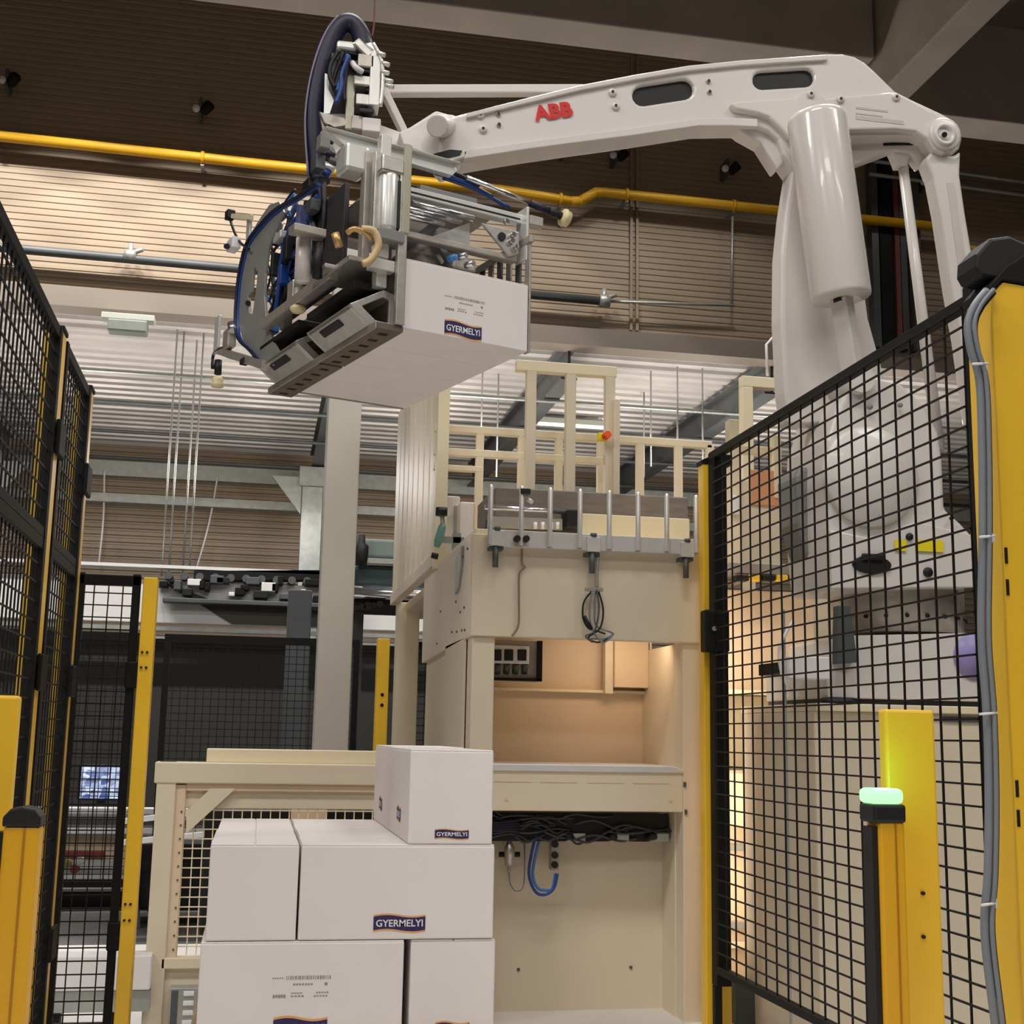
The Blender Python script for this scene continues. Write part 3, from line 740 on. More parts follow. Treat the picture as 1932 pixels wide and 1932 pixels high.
# ================================================================== CREAM INFEED MACHINE
MY = 5.4
t = thing('infeed_machine', (.8, MY, 0), 'large cream infeed machine behind the carton stack, with mesh window and open bays', 'machine')
def mp(px, py, y=MY): return P(px, py, Y=y)
def mbox(name, px0, py0, px1, py1, y=MY, d=.06, m=beige, par=None, bevel=.003):
    """box whose front face fills the given span of the plane Y = y"""
    a = mp(px0, py0, y); b = mp(px1, py1, y)
    return link(name, B(min(a.x, b.x), max(a.x, b.x), y, y + d, min(a.z, b.z), max(a.z, b.z)), m, par or t, bevel)
xr = 1.802
link('right_upright', B(xr, 1.9, MY, MY + .12, 0, 1.58), beige, t, .004)
zt = 1.567
link('front_panel', B(.868, 1.9, MY - .02, MY + .04, zt, 2.0), beige, t, .004)
link('top_lip', B(.88, 1.9, MY + .0, MY + .9, 2.0, 2.025), beige_lt, t, .003)
link('left_upright', B(.878, .975, MY, MY + .12, 0, zt), beige, t, .004)
XS = .866
link('side_panel', MB().prism([(XS, MY, zt), (XS, 7.0, 1.535), (XS, 7.0, 2.0), (XS, 6.4, 2.0), (XS, MY + .02, 2.0)], (.02, 0, 0)), mat('lit_side_cream', (236, 222, 200), .45, 0, .02, 3), t, .003)  # lighter copy of the beige; the side's brighter light is in the colour
link('side_skirt', B(XS + .02, XS + .05, MY + .12, 6.95, 0, zt), beige_lt, t)
link('side_skirt_fold', MB().prism([(XS + .012, MY + .15, 0), (XS + .012, 6.1, 0), (XS + .012, 6.1, zt), (XS + .012, MY + .15, zt)], (-.012, 0, 0)), beige, t)
m = MB(); 
for (y, z) in ((5.5, 1.95), (5.62, 1.93), (5.8, 1.75), (5.55, 1.70), (5.66, 1.69), (5.9, 1.62), (5.52, 1.60), (5.6, 1.605), (5.75, 1.61), (6.3, 1.75), (6.4, 1.6)):
    m.cyl((XS + .001, y, z), (XS - .005, y, z), .006, 6)
link('rivets', m, steel_dk, t, kind='stuff')
link('latch_plate', MB().prism([(XS - .002, 5.62, 1.98), (XS - .002, 5.78, 1.93), (XS - .002, 5.78, 1.78), (XS - .002, 5.70, 1.80), (XS - .002, 5.62, 1.9)], (-.01, 0, 0)), galv, t)
# upper bay
link('bay_back_panel', B(.975, xr, 6.0, 6.03, .9, zt + .1), beige_warm, t)
link('bay_side', B(xr, xr + .02, MY + .12, 6.03, .9, zt), beige, t)
link('bay_roof', B(.975, xr, MY + .06, 6.03, zt + .06, zt + .08), beige, t)
a = mp(1160, 1213, 5.9); b = mp(1290, 1300, 5.9)
link('inner_cover', B(a.x, xr, 5.9, 5.93, b.z, zt + .06), beige_warm, t, .003)
link('inner_cover', B(a.x + .17, a.x + .178, 5.894, 5.9, b.z, zt + .06), beige, t)
a = mp(1142, 1216, 5.92); link('inner_post', B(a.x, a.x + .04, 5.92, 5.97, b.z - .03, zt + .06), beige, t, .003)
a = mp(930, 1297, 5.96)
link('inner_ledge', B(.98, a.x + .85, 5.95, 6.0, a.z - .012, a.z), beige_lt, t)
# tray and cross beam
a = mp(930, 1440); b = mp(1290, 1452)
link('steel_tray', MB().prism([(.6, MY - .01, a.z - .03), (xr, MY - .01, a.z - .03), (xr, MY - .01, a.z - .02), (xr - .03, MY - .01, a.z - .004), (xr - .05, MY - .01, a.z), (.6, MY - .01, a.z)], (0, .5, 0)), mat('satin_tray', (226, 226, 226), .35, .25, .03, 5), t, .006)
zb1 = mp(1100, 1454).z; zb0 = mp(1100, 1531).z
link('cross_beam', B(-.36, xr, MY, MY + .1, zb0, zb1), beige, t, .004)
for k in range(4): 
    x = .98 + k * .2; link('seam_strip', B(x, x + .16, MY - .002, MY + .002, zb1 - .05, zb1 - .047), beige_warm, t)
for px, py in ((955, 1507), (1264, 1510), (1345, 1660)): 
    q = mp(px, py); link('bolt', MB().cyl(q, q - V((0, .005, 0)), .006, 8), beige_warm, t)
for px, py in ((1292, 1480), (1294, 1532)):
    q = mp(px, py); link('hinge', B(q.x - .006, q.x + .004, MY - .008, MY + .01, q.z - .01, q.z + .01), steel_dk, t)
# lower bay
link('lower_back_panel', B(.6, xr + .05, 5.68, 5.7, 0, zb0), beige, t)
link('lower_side', B(xr - .005, xr + .015, MY + .1, 5.68, 0, zb0), beige, t)
for px, py in ((978, 1829), (1190, 1825)):
    q = mp(px, py, 5.68); link('bolt', MB().cyl(q, q - V((0, .006, 0)), .007, 8), steel_dk, t)
a = mp(930, 1545, 5.6); b = mp(1255, 1587, 5.6)
link('cable_tray', B(.6, b.x, 5.56, 5.68, b.z + .0, a.z + .03), rubber, t, .004)
m = MB(); r = random.Random(5)
for i in range(26):
    x0 = r.uniform(.85, 1.55); L = r.uniform(.1, .3); z = r.uniform(b.z + .01, a.z + .02)
    m.tube([(x0, 5.54, z), (x0 + L * .3, 5.53, z + r.uniform(-.03, .03)), (x0 + L * .7, 5.54, z + r.uniform(-.03, .03)), (x0 + L, 5.55, z + r.uniform(-.02, .02))], .005, 5)
link('wire_bundle', m, mat('grey_black_wire', (62, 64, 68), .4), t, kind='stuff')
m = MB()
for i in range(5): m.tube([(.82, 5.53, a.z - .01 * i), (1.0, 5.52, a.z - .008 * i - .01), (1.12, 5.53, a.z - .012 * i)], .007, 6)
link('blue_wire_bundle', m, navy_hose, t)
for px in (1068, 1150, 1225):
    q = mp(px, 1572, 5.55); q2 = mp(px + 36, 1588, 5.55)
    link('terminal_box', B(q.x, q2.x, 5.54, 5.6, q2.z, q.z), galv, t, .003)
    link('plug', MB().cyl((q.x - .01, 5.55, q.z - .02), (q.x + .02, 5.52, q.z - .01), .014, 8), rubber, t)
# pneumatic valves and hoses in the lower bay
q = mp(961, 1612, 5.6)
pv = link('pneumatic_valve', MB().lathe(q, (0, 0, 1), [(-.075, .001), (-.075, .008), (-.045, .009), (-.045, .018), (-.02, .02), (.0, .026), (.03, .022), (.05, .012), (.07, .006), (.075, .001)], 10), alu, t)
link('valve_knob', MB().cyl(q + V((-.045, 0, 0)), q + V((.045, 0, 0)), .011, 8), rubber, pv)
link('thin_hose', MB().tube([q + V((0, 0, -.075)), q + V((.005, -.005, -.12)), q + V((.03, -.01, -.15)), q + V((.065, 0, -.12)), q + V((.075, .05, .05))], .003, 6), grey_cable, t)
q = mp(1045, 1612, 5.6)
pv = link('pneumatic_valve', B(q.x - .016, q.x + .016, 5.57, 5.63, q.z - .065, q.z + .065), alu_dull, t, .004)
for dz in (-.04, 0, .045): link('valve_button', MB().cyl((q.x - .004, 5.572, q.z + dz), (q.x - .004, 5.56, q.z + dz), .015, 10), rubber, pv)
for k, (dx, mm) in enumerate(((0, blue_hose), (.014, blue_lt))):
    pp = [(1012 + dx * 700, 1572), (1003 + dx * 600, 1610), (998 + dx * 500, 1650), (1010 + dx * 300, 1682 - dx * 500), (1028, 1688 - dx * 600), (1045 - dx * 200, 1676), (1052 - dx * 300, 1648)]
    link('loop_hose', MB().tube([P(x, y, Y=5.56 + .02 * k) for x, y in pp], .0065, 8), mm, t, label='blue hanging air hose loop' if k == 0 else None)
# mesh window at the left
zf1 = mp(500, 1440).z; xl = mp(295, 1500).x
link('window_upright', B(xl, xl + .075, MY - .03, MY + .1, 0, mp(310, 1437).z), beige, t, .005)
link('window_head', B(xl - .01, .6, MY - .035, MY + .08, mp(400, 1478).z, mp(310, 1437).z), beige, t, .005)
link('head_rail', B(mp(390, 1420).x, .62, MY, MY + .06, mp(500, 1440).z, mp(400, 1412).z), beige_lt, t, .004)
a = mp(330, 1480); b = mp(352, 1480)
link('window_frame', B(a.x, b.x, MY - .02, MY + .02, mp(330, 1822).z, a.z), beige_warm, t, .003)
link('window_frame', B(b.x, .6, MY - .02, MY + .02, mp(400, 1487).z - .01, mp(400, 1478).z), beige_warm, t, .003)
zlow = mp(340, 1805).z
link('window_sill', B(a.x - .01, .62, MY - .03, MY + .03, mp(330, 1826).z, zlow), beige, t, .004)
link('lower_panel', B(xl + .07, .62, MY - .005, MY + .02, 0, mp(330, 1826).z), beige, t, .003)
q = [mp(352, 1530), mp(398, 1487), mp(445, 1487), mp(352, 1572)]
link('corner_gusset', MB().prism([(p.x, MY - .025, p.z) for p in q], (0, .01, 0)), beige, t)
zw0, zw1 = zlow, mp(400, 1487).z
n1 = int((.62 - b.x) / .037); n2 = int((zw1 - zw0) / .037)
link('window_mesh', wires(MB(), (b.x, MY + .01, zw0), (1, 0, 0), n1, .037, (0, 0, 1), n2, .037, .0023, (0, -1, 0)), beige_lt, t, kind='stuff')
m = MB()
for i in range(11): m.cyl((b.x - .012, MY - .02, zw0 + .03 + i * .052), (b.x - .012, MY - .024, zw0 + .03 + i * .052), .004, 6)
link('screw_row', m, steel_dk, t, kind='stuff')
# things inside the machine behind the window
link('inner_dark_backing', B(-.2, .84, 6.2, 6.9, .25, .8), rubber, t, .01)  # black box added to darken the interior behind the mesh
link('inner_beam', B(-.28, .84, 6.0, 6.06, .93, 1.0), beige_warm, t)
link('inner_post', B(.18, .34, 6.05, 6.1, .2, .95), beige_warm, t)
link('inner_rail', MB().beam((-.3, 6.1, .86), (.3, 6.1, .98), .04, .03), steel_br, t)
# galvanised lock box low at the left
a = mp(322, 1862, MY - .05); b = mp(374, 1945, MY - .05)
lk = link('lock_box', B(a.x, b.x, MY - .07, MY - .005, b.z, a.z), galv, t, .004)
for k in range(4): link('lock_button', B(a.x + .05, a.x + .09, MY - .078, MY - .07, a.z - .03 - k * .035, a.z - .012 - k * .035), white_pl, lk, .003)
link('lock_side', B(a.x + .005, a.x + .03, MY - .075, MY - .07, b.z, a.z - .01), steel_dk, lk)

tl = thing('added_tube', (1.925, 5.6, 0), 'added slim upright tube light out of view behind the right upright of the cream machine', 'lamp')  # unseen fitting made up to carry the warm fill
link('housing', B(1.915, 1.935, 5.575, 5.625, 0, 1.78), galv, tl, .003)
link('tube', MB().cyl((1.94, 5.6, .25), (1.94, 5.6, 1.75), .004, 8), lamp_em, tl)
# gauge comb on the machine front
gy = MY - .075
ct = thing('gauge_comb', (1.4, gy, 2.0), 'grey metal comb of eight upright rods bolted on the cream machine top', 'stop bar')
pa = P(925, 1003, Y=gy); pb = P(1318, 1046, Y=gy)
link('bar_plate', MB().prism([(pa.x, gy, P(925, 1031, Y=gy).z), (pb.x, gy, P(1318, 1047, Y=gy).z), (pb.x, gy, P(1318, 1018, Y=gy).z), (pa.x, gy, P(925, 998, Y=gy).z)], (0, .03, 0)), mat('bar_grey', (204, 200, 197), .42, .1, .04, 10), ct, .003)
rodxs = [926, 984, 1038, 1094, 1149, 1203, 1257, 1312]
for i, px in enumerate(rodxs):
    top = P(px, 915 + i * 2.9, Y=gy - .005); bot = P(px, 1028 + i * 2.2, Y=gy - .005)
    link('rod', MB().lathe((top.x, gy - .012, bot.z), (0, 0, 1), [(0, .011), (top.z - bot.z - .01, .011), (top.z - bot.z, .006), (top.z - bot.z + .002, .001)], 10), alu_lt, ct)
for px, py in ((938, 1014), (1120, 1026), (1297, 1036)):
    q = P(px, py, Y=gy - .01)
    cl = link('clamp_block', B(q.x - .03, q.x + .03, gy - .018, gy + .045, q.z - .035, q.z + .03), mat('bar_grey', (204, 200, 197)), ct, .003)
    link('bolt_head', MB().cyl(q + V((0, 0, .03)), q + V((0, 0, .045)), .014, 8), steel_dk, cl)
    link('pin', MB().cyl((q.x - .004, gy + .0, q.z - .035), (q.x - .004, gy, q.z - .125), .013, 10), steel_dk, ct)
    link('bracket', B(q.x - .03, q.x + .03, gy, MY - .018, q.z - .05, q.z - .036), steel_dk, ct)
for px in (975, 992):
    q = P(px, 1017, Y=gy - .01); link('knob', MB().cyl((q.x, gy + .0, q.z), (q.x, gy - .028, q.z), .014, 12), rubber, ct)
q = P(990, 929, Y=gy); link('sensor_head', B(q.x - .022, q.x + .02, gy - .03, gy + .02, q.z - .012, q.z + .012), rubber, ct, .003)
q = P(997, 943, Y=gy); link('sensor_lens', MB().cyl(q, q + V((.01, -.02, -.012)), .01, 8), white_pl, ct)
# belt end behind the comb
by = MY + .35
t2 = thing('belt_conveyor', (1.4, by, 2.03), 'brown-grey belt end on top of the cream machine behind the rod comb', 'conveyor')
a = P(935, 925, Y=by); b = P(1320, 945, Y=by)
link('belt', B(a.x, 1.95, by, by + .5, P(1000, 978, Y=by).z, P(1000, 922, Y=by).z), warm_belt, t2, .006)
link('cream_skirt', B(P(1095, 980, Y=by).x, 1.95, by - .02, by + .02, 2.03, P(1200, 975, Y=by).z), beige_lt, t2, .004)
link('bright_rod', MB().cyl(P(915, 957, Y=by - .1), P(1066, 966, Y=by - .1), .012, 10), steel_br, t2)
link('guide_rail', MB().beam(P(925, 985, Y=by - .1), P(1060, 990, Y=by - .1), .02, .05), alu_dull, t2)
link('motor', B(P(1068, 980, Y=by - .12).x, P(1088, 980, Y=by - .12).x, by - .14, by - .02, P(1068, 995, Y=by - .12).z, P(1068, 962, Y=by - .12).z), rubber, t2, .005)
for px in (1010, 1024, 1040, 1052):
    q = P(px, 998, Y=by - .13); link('screw', MB().cyl(q, q + V((0, 0, .03)), .008, 8), white_pl, t2)
link('leg', B(1.0, 1.06, by + .1, by + .16, 2.025, P(1000, 978, Y=by).z), steel_dk, t2); link('leg', B(1.8, 1.86, by + .1, by + .16, 2.025, P(1000, 978, Y=by).z), steel_dk, t2)
# hanging cables
def cab(name, pts, y, r, m, lab): return tag(link(name, MB().tube([P(a, b, Y=y) for a, b in pts], r, 7), m), lab, 'cable')
cab('sensor_cable', [(985, 1030), (985, 1062), (990, 1070), (980, 1082), (979, 1120), (979, 1170), (975, 1187), (966, 1200)], MY - .035, .0045, mat('cable_taupe', (136, 124, 108), .5), 'thin taupe cable hanging down the cream front panel from the comb')
ck = thing('coiled_cable', P(1125, 1110, Y=MY - .06), 'coil of black and white cable hanging from the middle of the comb', 'cable')
link('hook', MB().tube([P(1128, 1050, Y=MY - .06), P(1126, 1080, Y=MY - .06), P(1126, 1108, Y=MY - .06)], .008, 8), alu_dull, ck)
link('tie_bar', MB().beam(P(1104, 1112, Y=MY - .06), P(1137, 1113, Y=MY - .06), .02, .014), alu_dull, ck)
loops = [[(1120, 1112), (1102, 1135), (1100, 1165), (1110, 1185), (1125, 1190), (1142, 1196)], [(1124, 1112), (1122, 1150), (1125, 1180), (1150, 1192), (1157, 1197), (1140, 1205), (1115, 1205)], [(1128, 1112), (1138, 1150), (1132, 1185), (1110, 1203), (1128, 1212), (1148, 1205)], [(1118, 1112), (1112, 1150), (1118, 1188), (1138, 1212), (1156, 1195), (1135, 1188)], [(1126, 1112), (1130, 1150), (1122, 1190), (1105, 1200), (1118, 1212)]]
for i, lp in enumerate(loops):
    link('loop', MB().tube([P(x, y, Y=MY - .05 - .006 * i) for x, y in lp], .004, 6), [rubber, grey_cable, rubber, grey_cable, steel_dk][i], ck)
q0 = P(1102, 1162, Y=MY - .07); q1 = P(1116, 1187, Y=MY - .07)
link('connector', MB().cyl(q0, q1, .008, 8), rubber, ck)
# socket box in the upper bay
sy = 5.75
a = P(928, 1207, Y=sy); b = P(1020, 1286, Y=sy)
sb = thing('socket_box', ((a.x + b.x) / 2, sy, b.z), 'open grey socket box with three black sockets in the upper bay', 'electrical box')
link('back_plate', B(a.x, b.x, sy, sy + .1, b.z, a.z), alu_dull, sb, .004)
link('shade_side', B(b.x - .02, b.x, sy - .03, sy, b.z, a.z), black, sb)
link('shade_base', B(a.x, b.x, sy - .03, sy, b.z, b.z + .012), black, sb)
link('front_block', B(a.x + .005, b.x - .06, sy - .03, sy, P(940, 1252, Y=sy).z, P(940, 1218, Y=sy).z), white_pl, sb, .004)
for px in (938, 960, 985):
    q = P(px, 1236, Y=sy - .03); link('socket', B(q.x - .021, q.x + .019, sy - .04, sy - .028, q.z - .025, q.z + .025), rubber, sb, .003)
for k in range(4):
    q = P(938 + k * 17, 1262, Y=sy); link('gland', MB().cyl(q + V((0, 0, -.02)), q + V((0, -.02, .02)), .014, 8), steel_dk, sb)
# white cabinet and teal valve at the machine's left shoulder
wc = thing('white_cabinet', (1.0, 6.95, 2.0), 'white cabinet standing at the left shoulder of the cream machine', 'cabinet')
link('body', B(.915, P(868, 940, Y=6.8).x, 6.8, 7.1, 2.0, P(840, 935, Y=6.8).z), white_pl, wc, .006)
link('side_body', B(P(869, 950, Y=6.66).x, P(910, 950, Y=6.66).x, 6.66, 7.0, 2.0, P(880, 947, Y=6.66).z), white_pl, wc, .006)
link('door_edge', B(P(857, 950, Y=6.79).x, P(864, 950, Y=6.79).x, 6.782, 6.8, 2.05, P(860, 955, Y=6.79).z), galv, wc)
p = P(832, 1003, Y=6.3)
tv = thing('valve_unit', p, 'small teal valve unit with a black knob in front of the white cabinet', 'valve')
link('body', MB().lathe(p, (-.25, 0, -1), [(-.04, .001), (-.04, .014), (-.02, .02), (.05, .022), (.08, .014), (.08, .001)], 12), teal, tv)
link('knob', MB().cyl(p + V((.0, 0, .08)), p + V((.0, 0, .12)), .03, 12), rubber, tv)
link('stem', MB().cyl(p + V((.01, 0, .03)), p + V((.0, 0, .1)), .012, 8), galv, tv)
link('bottom_cap', MB().cyl(p + V((-.025, 0, -.11)), p + V((-.03, 0, -.135)), .018, 10), rubber, tv)
link('mount', B(p.x - .02, p.x + .12, p.y + .02, p.y + .05, p.z - .05, p.z - .02), galv, tv)
link('stand', B(.92, .96, p.y + .02, p.y + .06, 2.0, p.z), galv, tv)

link('platform_deck', B(.93, 2.42, 6.32, 9.0, 1.95, 2.0), beige, t)
# railings on the machine platform
ry = 6.55
rt = thing('guard_railing', (1.6, ry, 2.0), 'cream platform railing behind the rod comb, with an orange switch on it', 'railing')
def rbox(name, px0, py0, px1, py1, y=ry, d=.04, m=beige_lt):
    a = P(px0, py0, Y=y); b = P(px1, py1, Y=y)
    return link(name, B(min(a.x, b.x), max(a.x, b.x), y, y + d, min(a.z, b.z), max(a.z, b.z)), m, rt, .004)
xa = P(821, 805, Y=ry).x
zA = P(821, 806, Y=ry).z; zB = P(821, 850, Y=ry).z; zC = P(821, 880, Y=ry).z
def rail(x0, x1, z, h, y=ry, d=.04, n='rail'): return link(n, B(x0, x1, y, y + d, z - h / 2, z + h / 2), beige_lt, rt, .004)
rail(xa, 2.36, zA, .04); rail(xa, P(1160, 870, Y=ry).x, zB, .04); rail(xa, P(912, 870, Y=ry).x, zC, .03)
for px in (905, 985, 1055, 1135, 1209, 1282):
    x = P(px, 900, Y=ry).x; link('baluster', B(x - .02, x + .02, ry + .001, ry + .04, 2.06, zA), beige_lt, rt, .003)
for z0_ in (2.0,): link('toe_board', B(xa, 2.36, ry, ry + .03, 2.0, 2.08), beige, rt)
link('end_post', B(2.33, 2.37, ry, ry + .04, 2.0, zA), beige_lt, rt, .003)
# tall gate frame
gf = thing('gate_frame', (1.5, 6.4, 2.0), 'tall cream gate frame of three uprights rising above the platform railing', 'frame')
gyy = 6.4
for px in (1003, 1078, 1152):
    x = P(px, 760, Y=gyy).x; link('upright', B(x - .026, x + .026, gyy, gyy + .05, 2.0, P(1003, 688, Y=gyy).z), beige, gf, .004)
link('top_rail', B(P(975, 690, Y=gyy).x, P(1164, 690, Y=gyy).x, gyy - .002, gyy + .05, P(1003, 700, Y=gyy).z, P(1003, 680, Y=gyy).z), beige_lt, gf, .004)
x = P(1163, 800, Y=gyy).x; link('latch_post', B(x - .022, x + .012, gyy - .03, gyy, 2.0, P(1163, 755, Y=gyy).z), beige, gf, .004)
link('base_rail', B(P(975, 690, Y=gyy).x, P(1164, 690, Y=gyy).x, gyy, gyy + .05, 2.0, 2.05), beige, gf)
q = P(1138, 825, Y=gyy - .02)
es = thing('orange_switch', q, 'orange and yellow switch on the cream railing upright', 'switch')
link('base', B(q.x - .03, q.x + .02, gyy - .04, gyy + .0, q.z - .02, q.z + .02), label_y, es, .004)
link('knob', MB().cyl((q.x + .005, gyy - .04, q.z), (q.x + .012, gyy - .075, q.z + .004), .02, 12), orange_red, es)
# second frame far right
ff = thing('gate_frame', (2.9, 6.9, 0), 'cream bent frame left of the robot lower arm, partly hidden by it', 'frame')
a = P(1400, 708, Y=6.9); b = P(1424, 730, Y=6.9)
link('upright', B(a.x, b.x - .01, 6.9, 6.96, 0, b.z), beige_lt, ff, .004)
link('top_rail', B(a.x, a.x + .5, 6.9, 6.96, b.z, a.z), beige_lt, ff, .004)
link('upright', B(a.x + .44, a.x + .5, 6.9, 6.96, 0, b.z), beige_lt, ff, .004)
# thin wire frame above it
wf = link('wire_frame', MB().tube([P(1448, 709, Y=6.93), P(1446, 650, Y=6.93), P(1462, 632, Y=6.93), P(1530, 634, Y=6.93)], .009, 6, False), white_pl); tag(wf, 'thin white bent rod above the cream bent frame', 'rod')

# slatted side guard
XG = .862
sg = thing('slatted_guard', (XG, 7.7, 2.0), 'cream guard of tall upright slats beside the machine, seen edge-on below the lifted cartons', 'guard')
ya, yb = P(822, 1050, X=XG).y, P(744, 1085, X=XG).y
n = 8
for i in range(n):
    w = (yb - ya) / n; y = ya + i * w
    link('slat', B(XG - .012, XG + .02, y + w * .06, y + w * .94, 2.06, 3.3), beige_lt, sg, .006)
link('lower_rail', B(XG - .02, XG + .03, ya - .02, yb + .02, 2.0, 2.07), beige, sg, .003)
link('back_rail', B(XG + .02, XG + .05, ya, yb, 2.6, 2.66), beige, sg)
link('front_post', B(XG - .02, XG + .04, ya - .09, ya - .03, 1.98, 3.3), beige_lt, sg, .004)
a = P(748, 1200, Y=8.4); b = P(790, 1200, Y=8.4)
link('support_leg', B(a.x, b.x, 8.38, 8.5, 0, 2.0), beige, sg, .005)

# ================================================================== MACHINE BACK PART SEEN THROUGH THE RIGHT MESH
cy = 5.75
cb = thing('side_cabinet', (2.3, cy, 0), 'cream cabinet with two black latches behind the right mesh, left of the pedestal', 'cabinet')
def cbox(name, px0, py0, px1, py1, y=cy, d=.05, m=beige, bevel=.004, par=None):
    a = P(px0, py0, Y=y); b = P(px1, py1, Y=y)
    return link(name, B(min(a.x, b.x), max(a.x, b.x), y, y + d, min(a.z, b.z), max(a.z, b.z)), m, par or cb, bevel)
cxr = P(1532, 1500, Y=cy).x; cxl = P(1372, 1500, Y=cy).x
link('lower_body', B(cxl, cxr, cy + .03, cy + .6, 0, P(1450, 1455, Y=cy).z), beige_warm, cb, .005)
cbox('door', 1372, 1458, 1480, 1560, d=.03, m=beige)
cbox('door', 1440, 1458, 1530, 1780, d=.025, m=beige_lt)
cbox('shelf_lip', 1372, 1592, 1530, 1606, y=cy - .02, d=.05, m=galv)
cbox('shelf_lip', 1372, 1740, 1530, 1752, y=cy - .02, d=.05, m=galv)
cbox('shelf_lip', 1372, 1778, 1530, 1788, y=cy - .02, d=.05, m=beige_lt)
for px, py in ((1440, 1481), (1497, 1621)): 
    cbox('latch', px - 10, py - 8, px + 10, py + 9, y=cy - .03, d=.03, m=rubber)
link('brace', MB().beam(P(1410, 1490, Y=cy - .01), P(1445, 1590, Y=cy - .01), .05, .03), beige_warm, cb)
link('brace', MB().beam(P(1440, 1600, Y=cy - .01), P(1490, 1720, Y=cy - .01), .05, .03), beige_warm, cb)
cbox('grey_infill', 1372, 1312, 1530, 1450, y=cy + .15, d=.04, m=mat('olive_grey_enamel', (176, 164, 138), .5))
cbox('upper_body', 1372, 1112, 1540, 1312, y=cy + .08, d=.5, m=beige_warm)
cbox('top_ledge', 1372, 1300, 1500, 1312, y=cy + .02, d=.1, m=beige_lt)
cbox('head_box', 1384, 905, 1475, 1078, y=cy, d=.5, m=beige)
cbox('head_frame', 1376, 790, 1398, 1075, y=cy - .02, d=.06, m=beige_lt)
cbox('head_frame', 1460, 820, 1476, 940, y=cy - .02, d=.06, m=beige_lt)
cbox('cross_tie', 1376, 838, 1476, 860, y=cy + .02, d=.04, m=beige_lt)
cbox('warm_lit_panel', 1415, 885, 1470, 955, y=cy - .012, d=.014, m=mat('orange_lit_panel', (222, 160, 116), .5))  # warm light on this panel is put into its orange colour
cbox('teal_gauge', 1384, 935, 1395, 970, y=cy - .05, d=.03, m=white_pl)
cbox('eave', 1380, 1060, 1500, 1086, y=cy - .06, d=.3, m=alu_dull)
for px, mm in ((1402, rubber), (1452, rubber), (1497, rubber), (1425, yellow), (1478, yellow)): cbox('bumper', px - 12, 1084, px + 12, 1096, y=cy - .07, d=.05, m=mm)
bx = P(1495, 1255, Y=cy); bx2 = P(1562, 1290, Y=cy)
pw = thing('socket_box', bx, 'white box with black sockets behind the right mesh, left of the robot foot', 'electrical box')
link('body', B(P(1490, 1255, Y=4.60).x, P(1566, 1255, Y=4.60).x, 4.60, 4.70, P(1495, 1280, Y=4.60).z, P(1495, 1238, Y=4.60).z), white_pl, pw, .004)
for px in (1503, 1528, 1551):
    q = P(px, 1257, Y=4.59); link('socket', B(q.x - .02, q.x + .018, 4.92, 4.605, q.z - .022, q.z + .022), rubber, pw, .003)
link('mast', B(P(1481, 1255, Y=4.65).x - .004, P(1481, 1255, Y=4.65).x + .004, 4.65, 4.658, 0, P(1481, 1150, Y=4.65).z), galv, pw)
link('cable', MB().tube([P(1497, 1170, Y=4.63), P(1485, 1190, Y=4.62), P(1470, 1225, Y=4.62), P(1475, 1270, Y=4.62), P(1490, 1300, Y=4.63)], .006, 6), white_pl, pw)

# ================================================================== ROBOT
RY = 4.83
rp_ = P(1690, 1320, Y=4.98)
ped = thing('robot_pedestal', (rp_.x, 5.03, 0), 'cream pedestal carrying the robot behind the right mesh', 'pedestal')
pz = P(1690, 1330, Y=4.68).z
xl_, xr_ = P(1538, 1400, Y=4.68).x, P(1870, 1400, Y=4.68).x
link('body', B(xl_, xr_, 4.68, 5.43, 0, pz - .03), beige, ped, .006)
link('top_plate', B(xl_ + .0, xr_ + .02, 4.66, 5.45, pz - .03, pz), beige_lt, ped, .004)
link('cable_slot', B(P(1780, 1340, Y=4.67).x, P(1850, 1340, Y=4.67).x, 4.673, 4.682, P(1800, 1362, Y=4.67).z, P(1800, 1352, Y=4.67).z), steel_dk, ped)
link('dark_step', MB().prism([P(1388, 1840, Y=5.33), P(1590, 1945, Y=5.33), P(1590, 1990, Y=5.33), P(1388, 1990, Y=5.33)], (0, .1, 0)), steel_dk, ped)

rb = thing('palletizing_robot', (rp_.x, 4.98, pz), 'big white palletizing robot with red lettering on its long arm', 'robot')
def rpoly(pts, y=RY): return [P(px, py, Y=y) for px, py in pts]
def slot(x0, y0, x1, y1, r, y=RY, n=7):
    """stadium hole between two pixel centres, radius r px"""
    ang = math.atan2(y1 - y0, x1 - x0); out = []
    for i in range(n + 1):
        t = ang - math.pi / 2 + math.pi * i / n; out.append((x1 + r * math.cos(t), y1 + r * math.sin(t)))
    for i in range(n + 1):
        t = ang + math.pi / 2 + math.pi * i / n; out.append((x0 + r * math.cos(t), y0 + r * math.sin(t)))
    return rpoly(out, y)
arm_o = [(850, 220), (900, 207), (1000, 182), (1095, 159), (1200, 139), (1300, 122), (1400, 112), (1490, 106), (1560, 101), (1590, 101), (1612, 106), (1632, 117), (1650, 133), (1690, 172), (1722, 188), (1750, 201), (1780, 215), (1800, 227), (1812, 243), (1816, 262), (1811, 280), (1798, 291), (1780, 295), (1764, 289), (1752, 274), (1744, 263), (1728, 257), (1700, 256), (1665, 258), (1610, 262), (1598, 300), (1540, 330), (1500, 322), (1478, 290), (1468, 262), (1452, 248), (1428, 238), (1390, 237), (1320, 238), (1190, 258), (1080, 273), (990, 286), (905, 300), (872, 306), (850, 318), (838, 322), (824, 306), (832, 262)]
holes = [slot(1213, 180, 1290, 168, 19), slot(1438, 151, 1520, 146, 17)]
hole_cable = slot(838, 297, 862, 288, 7)
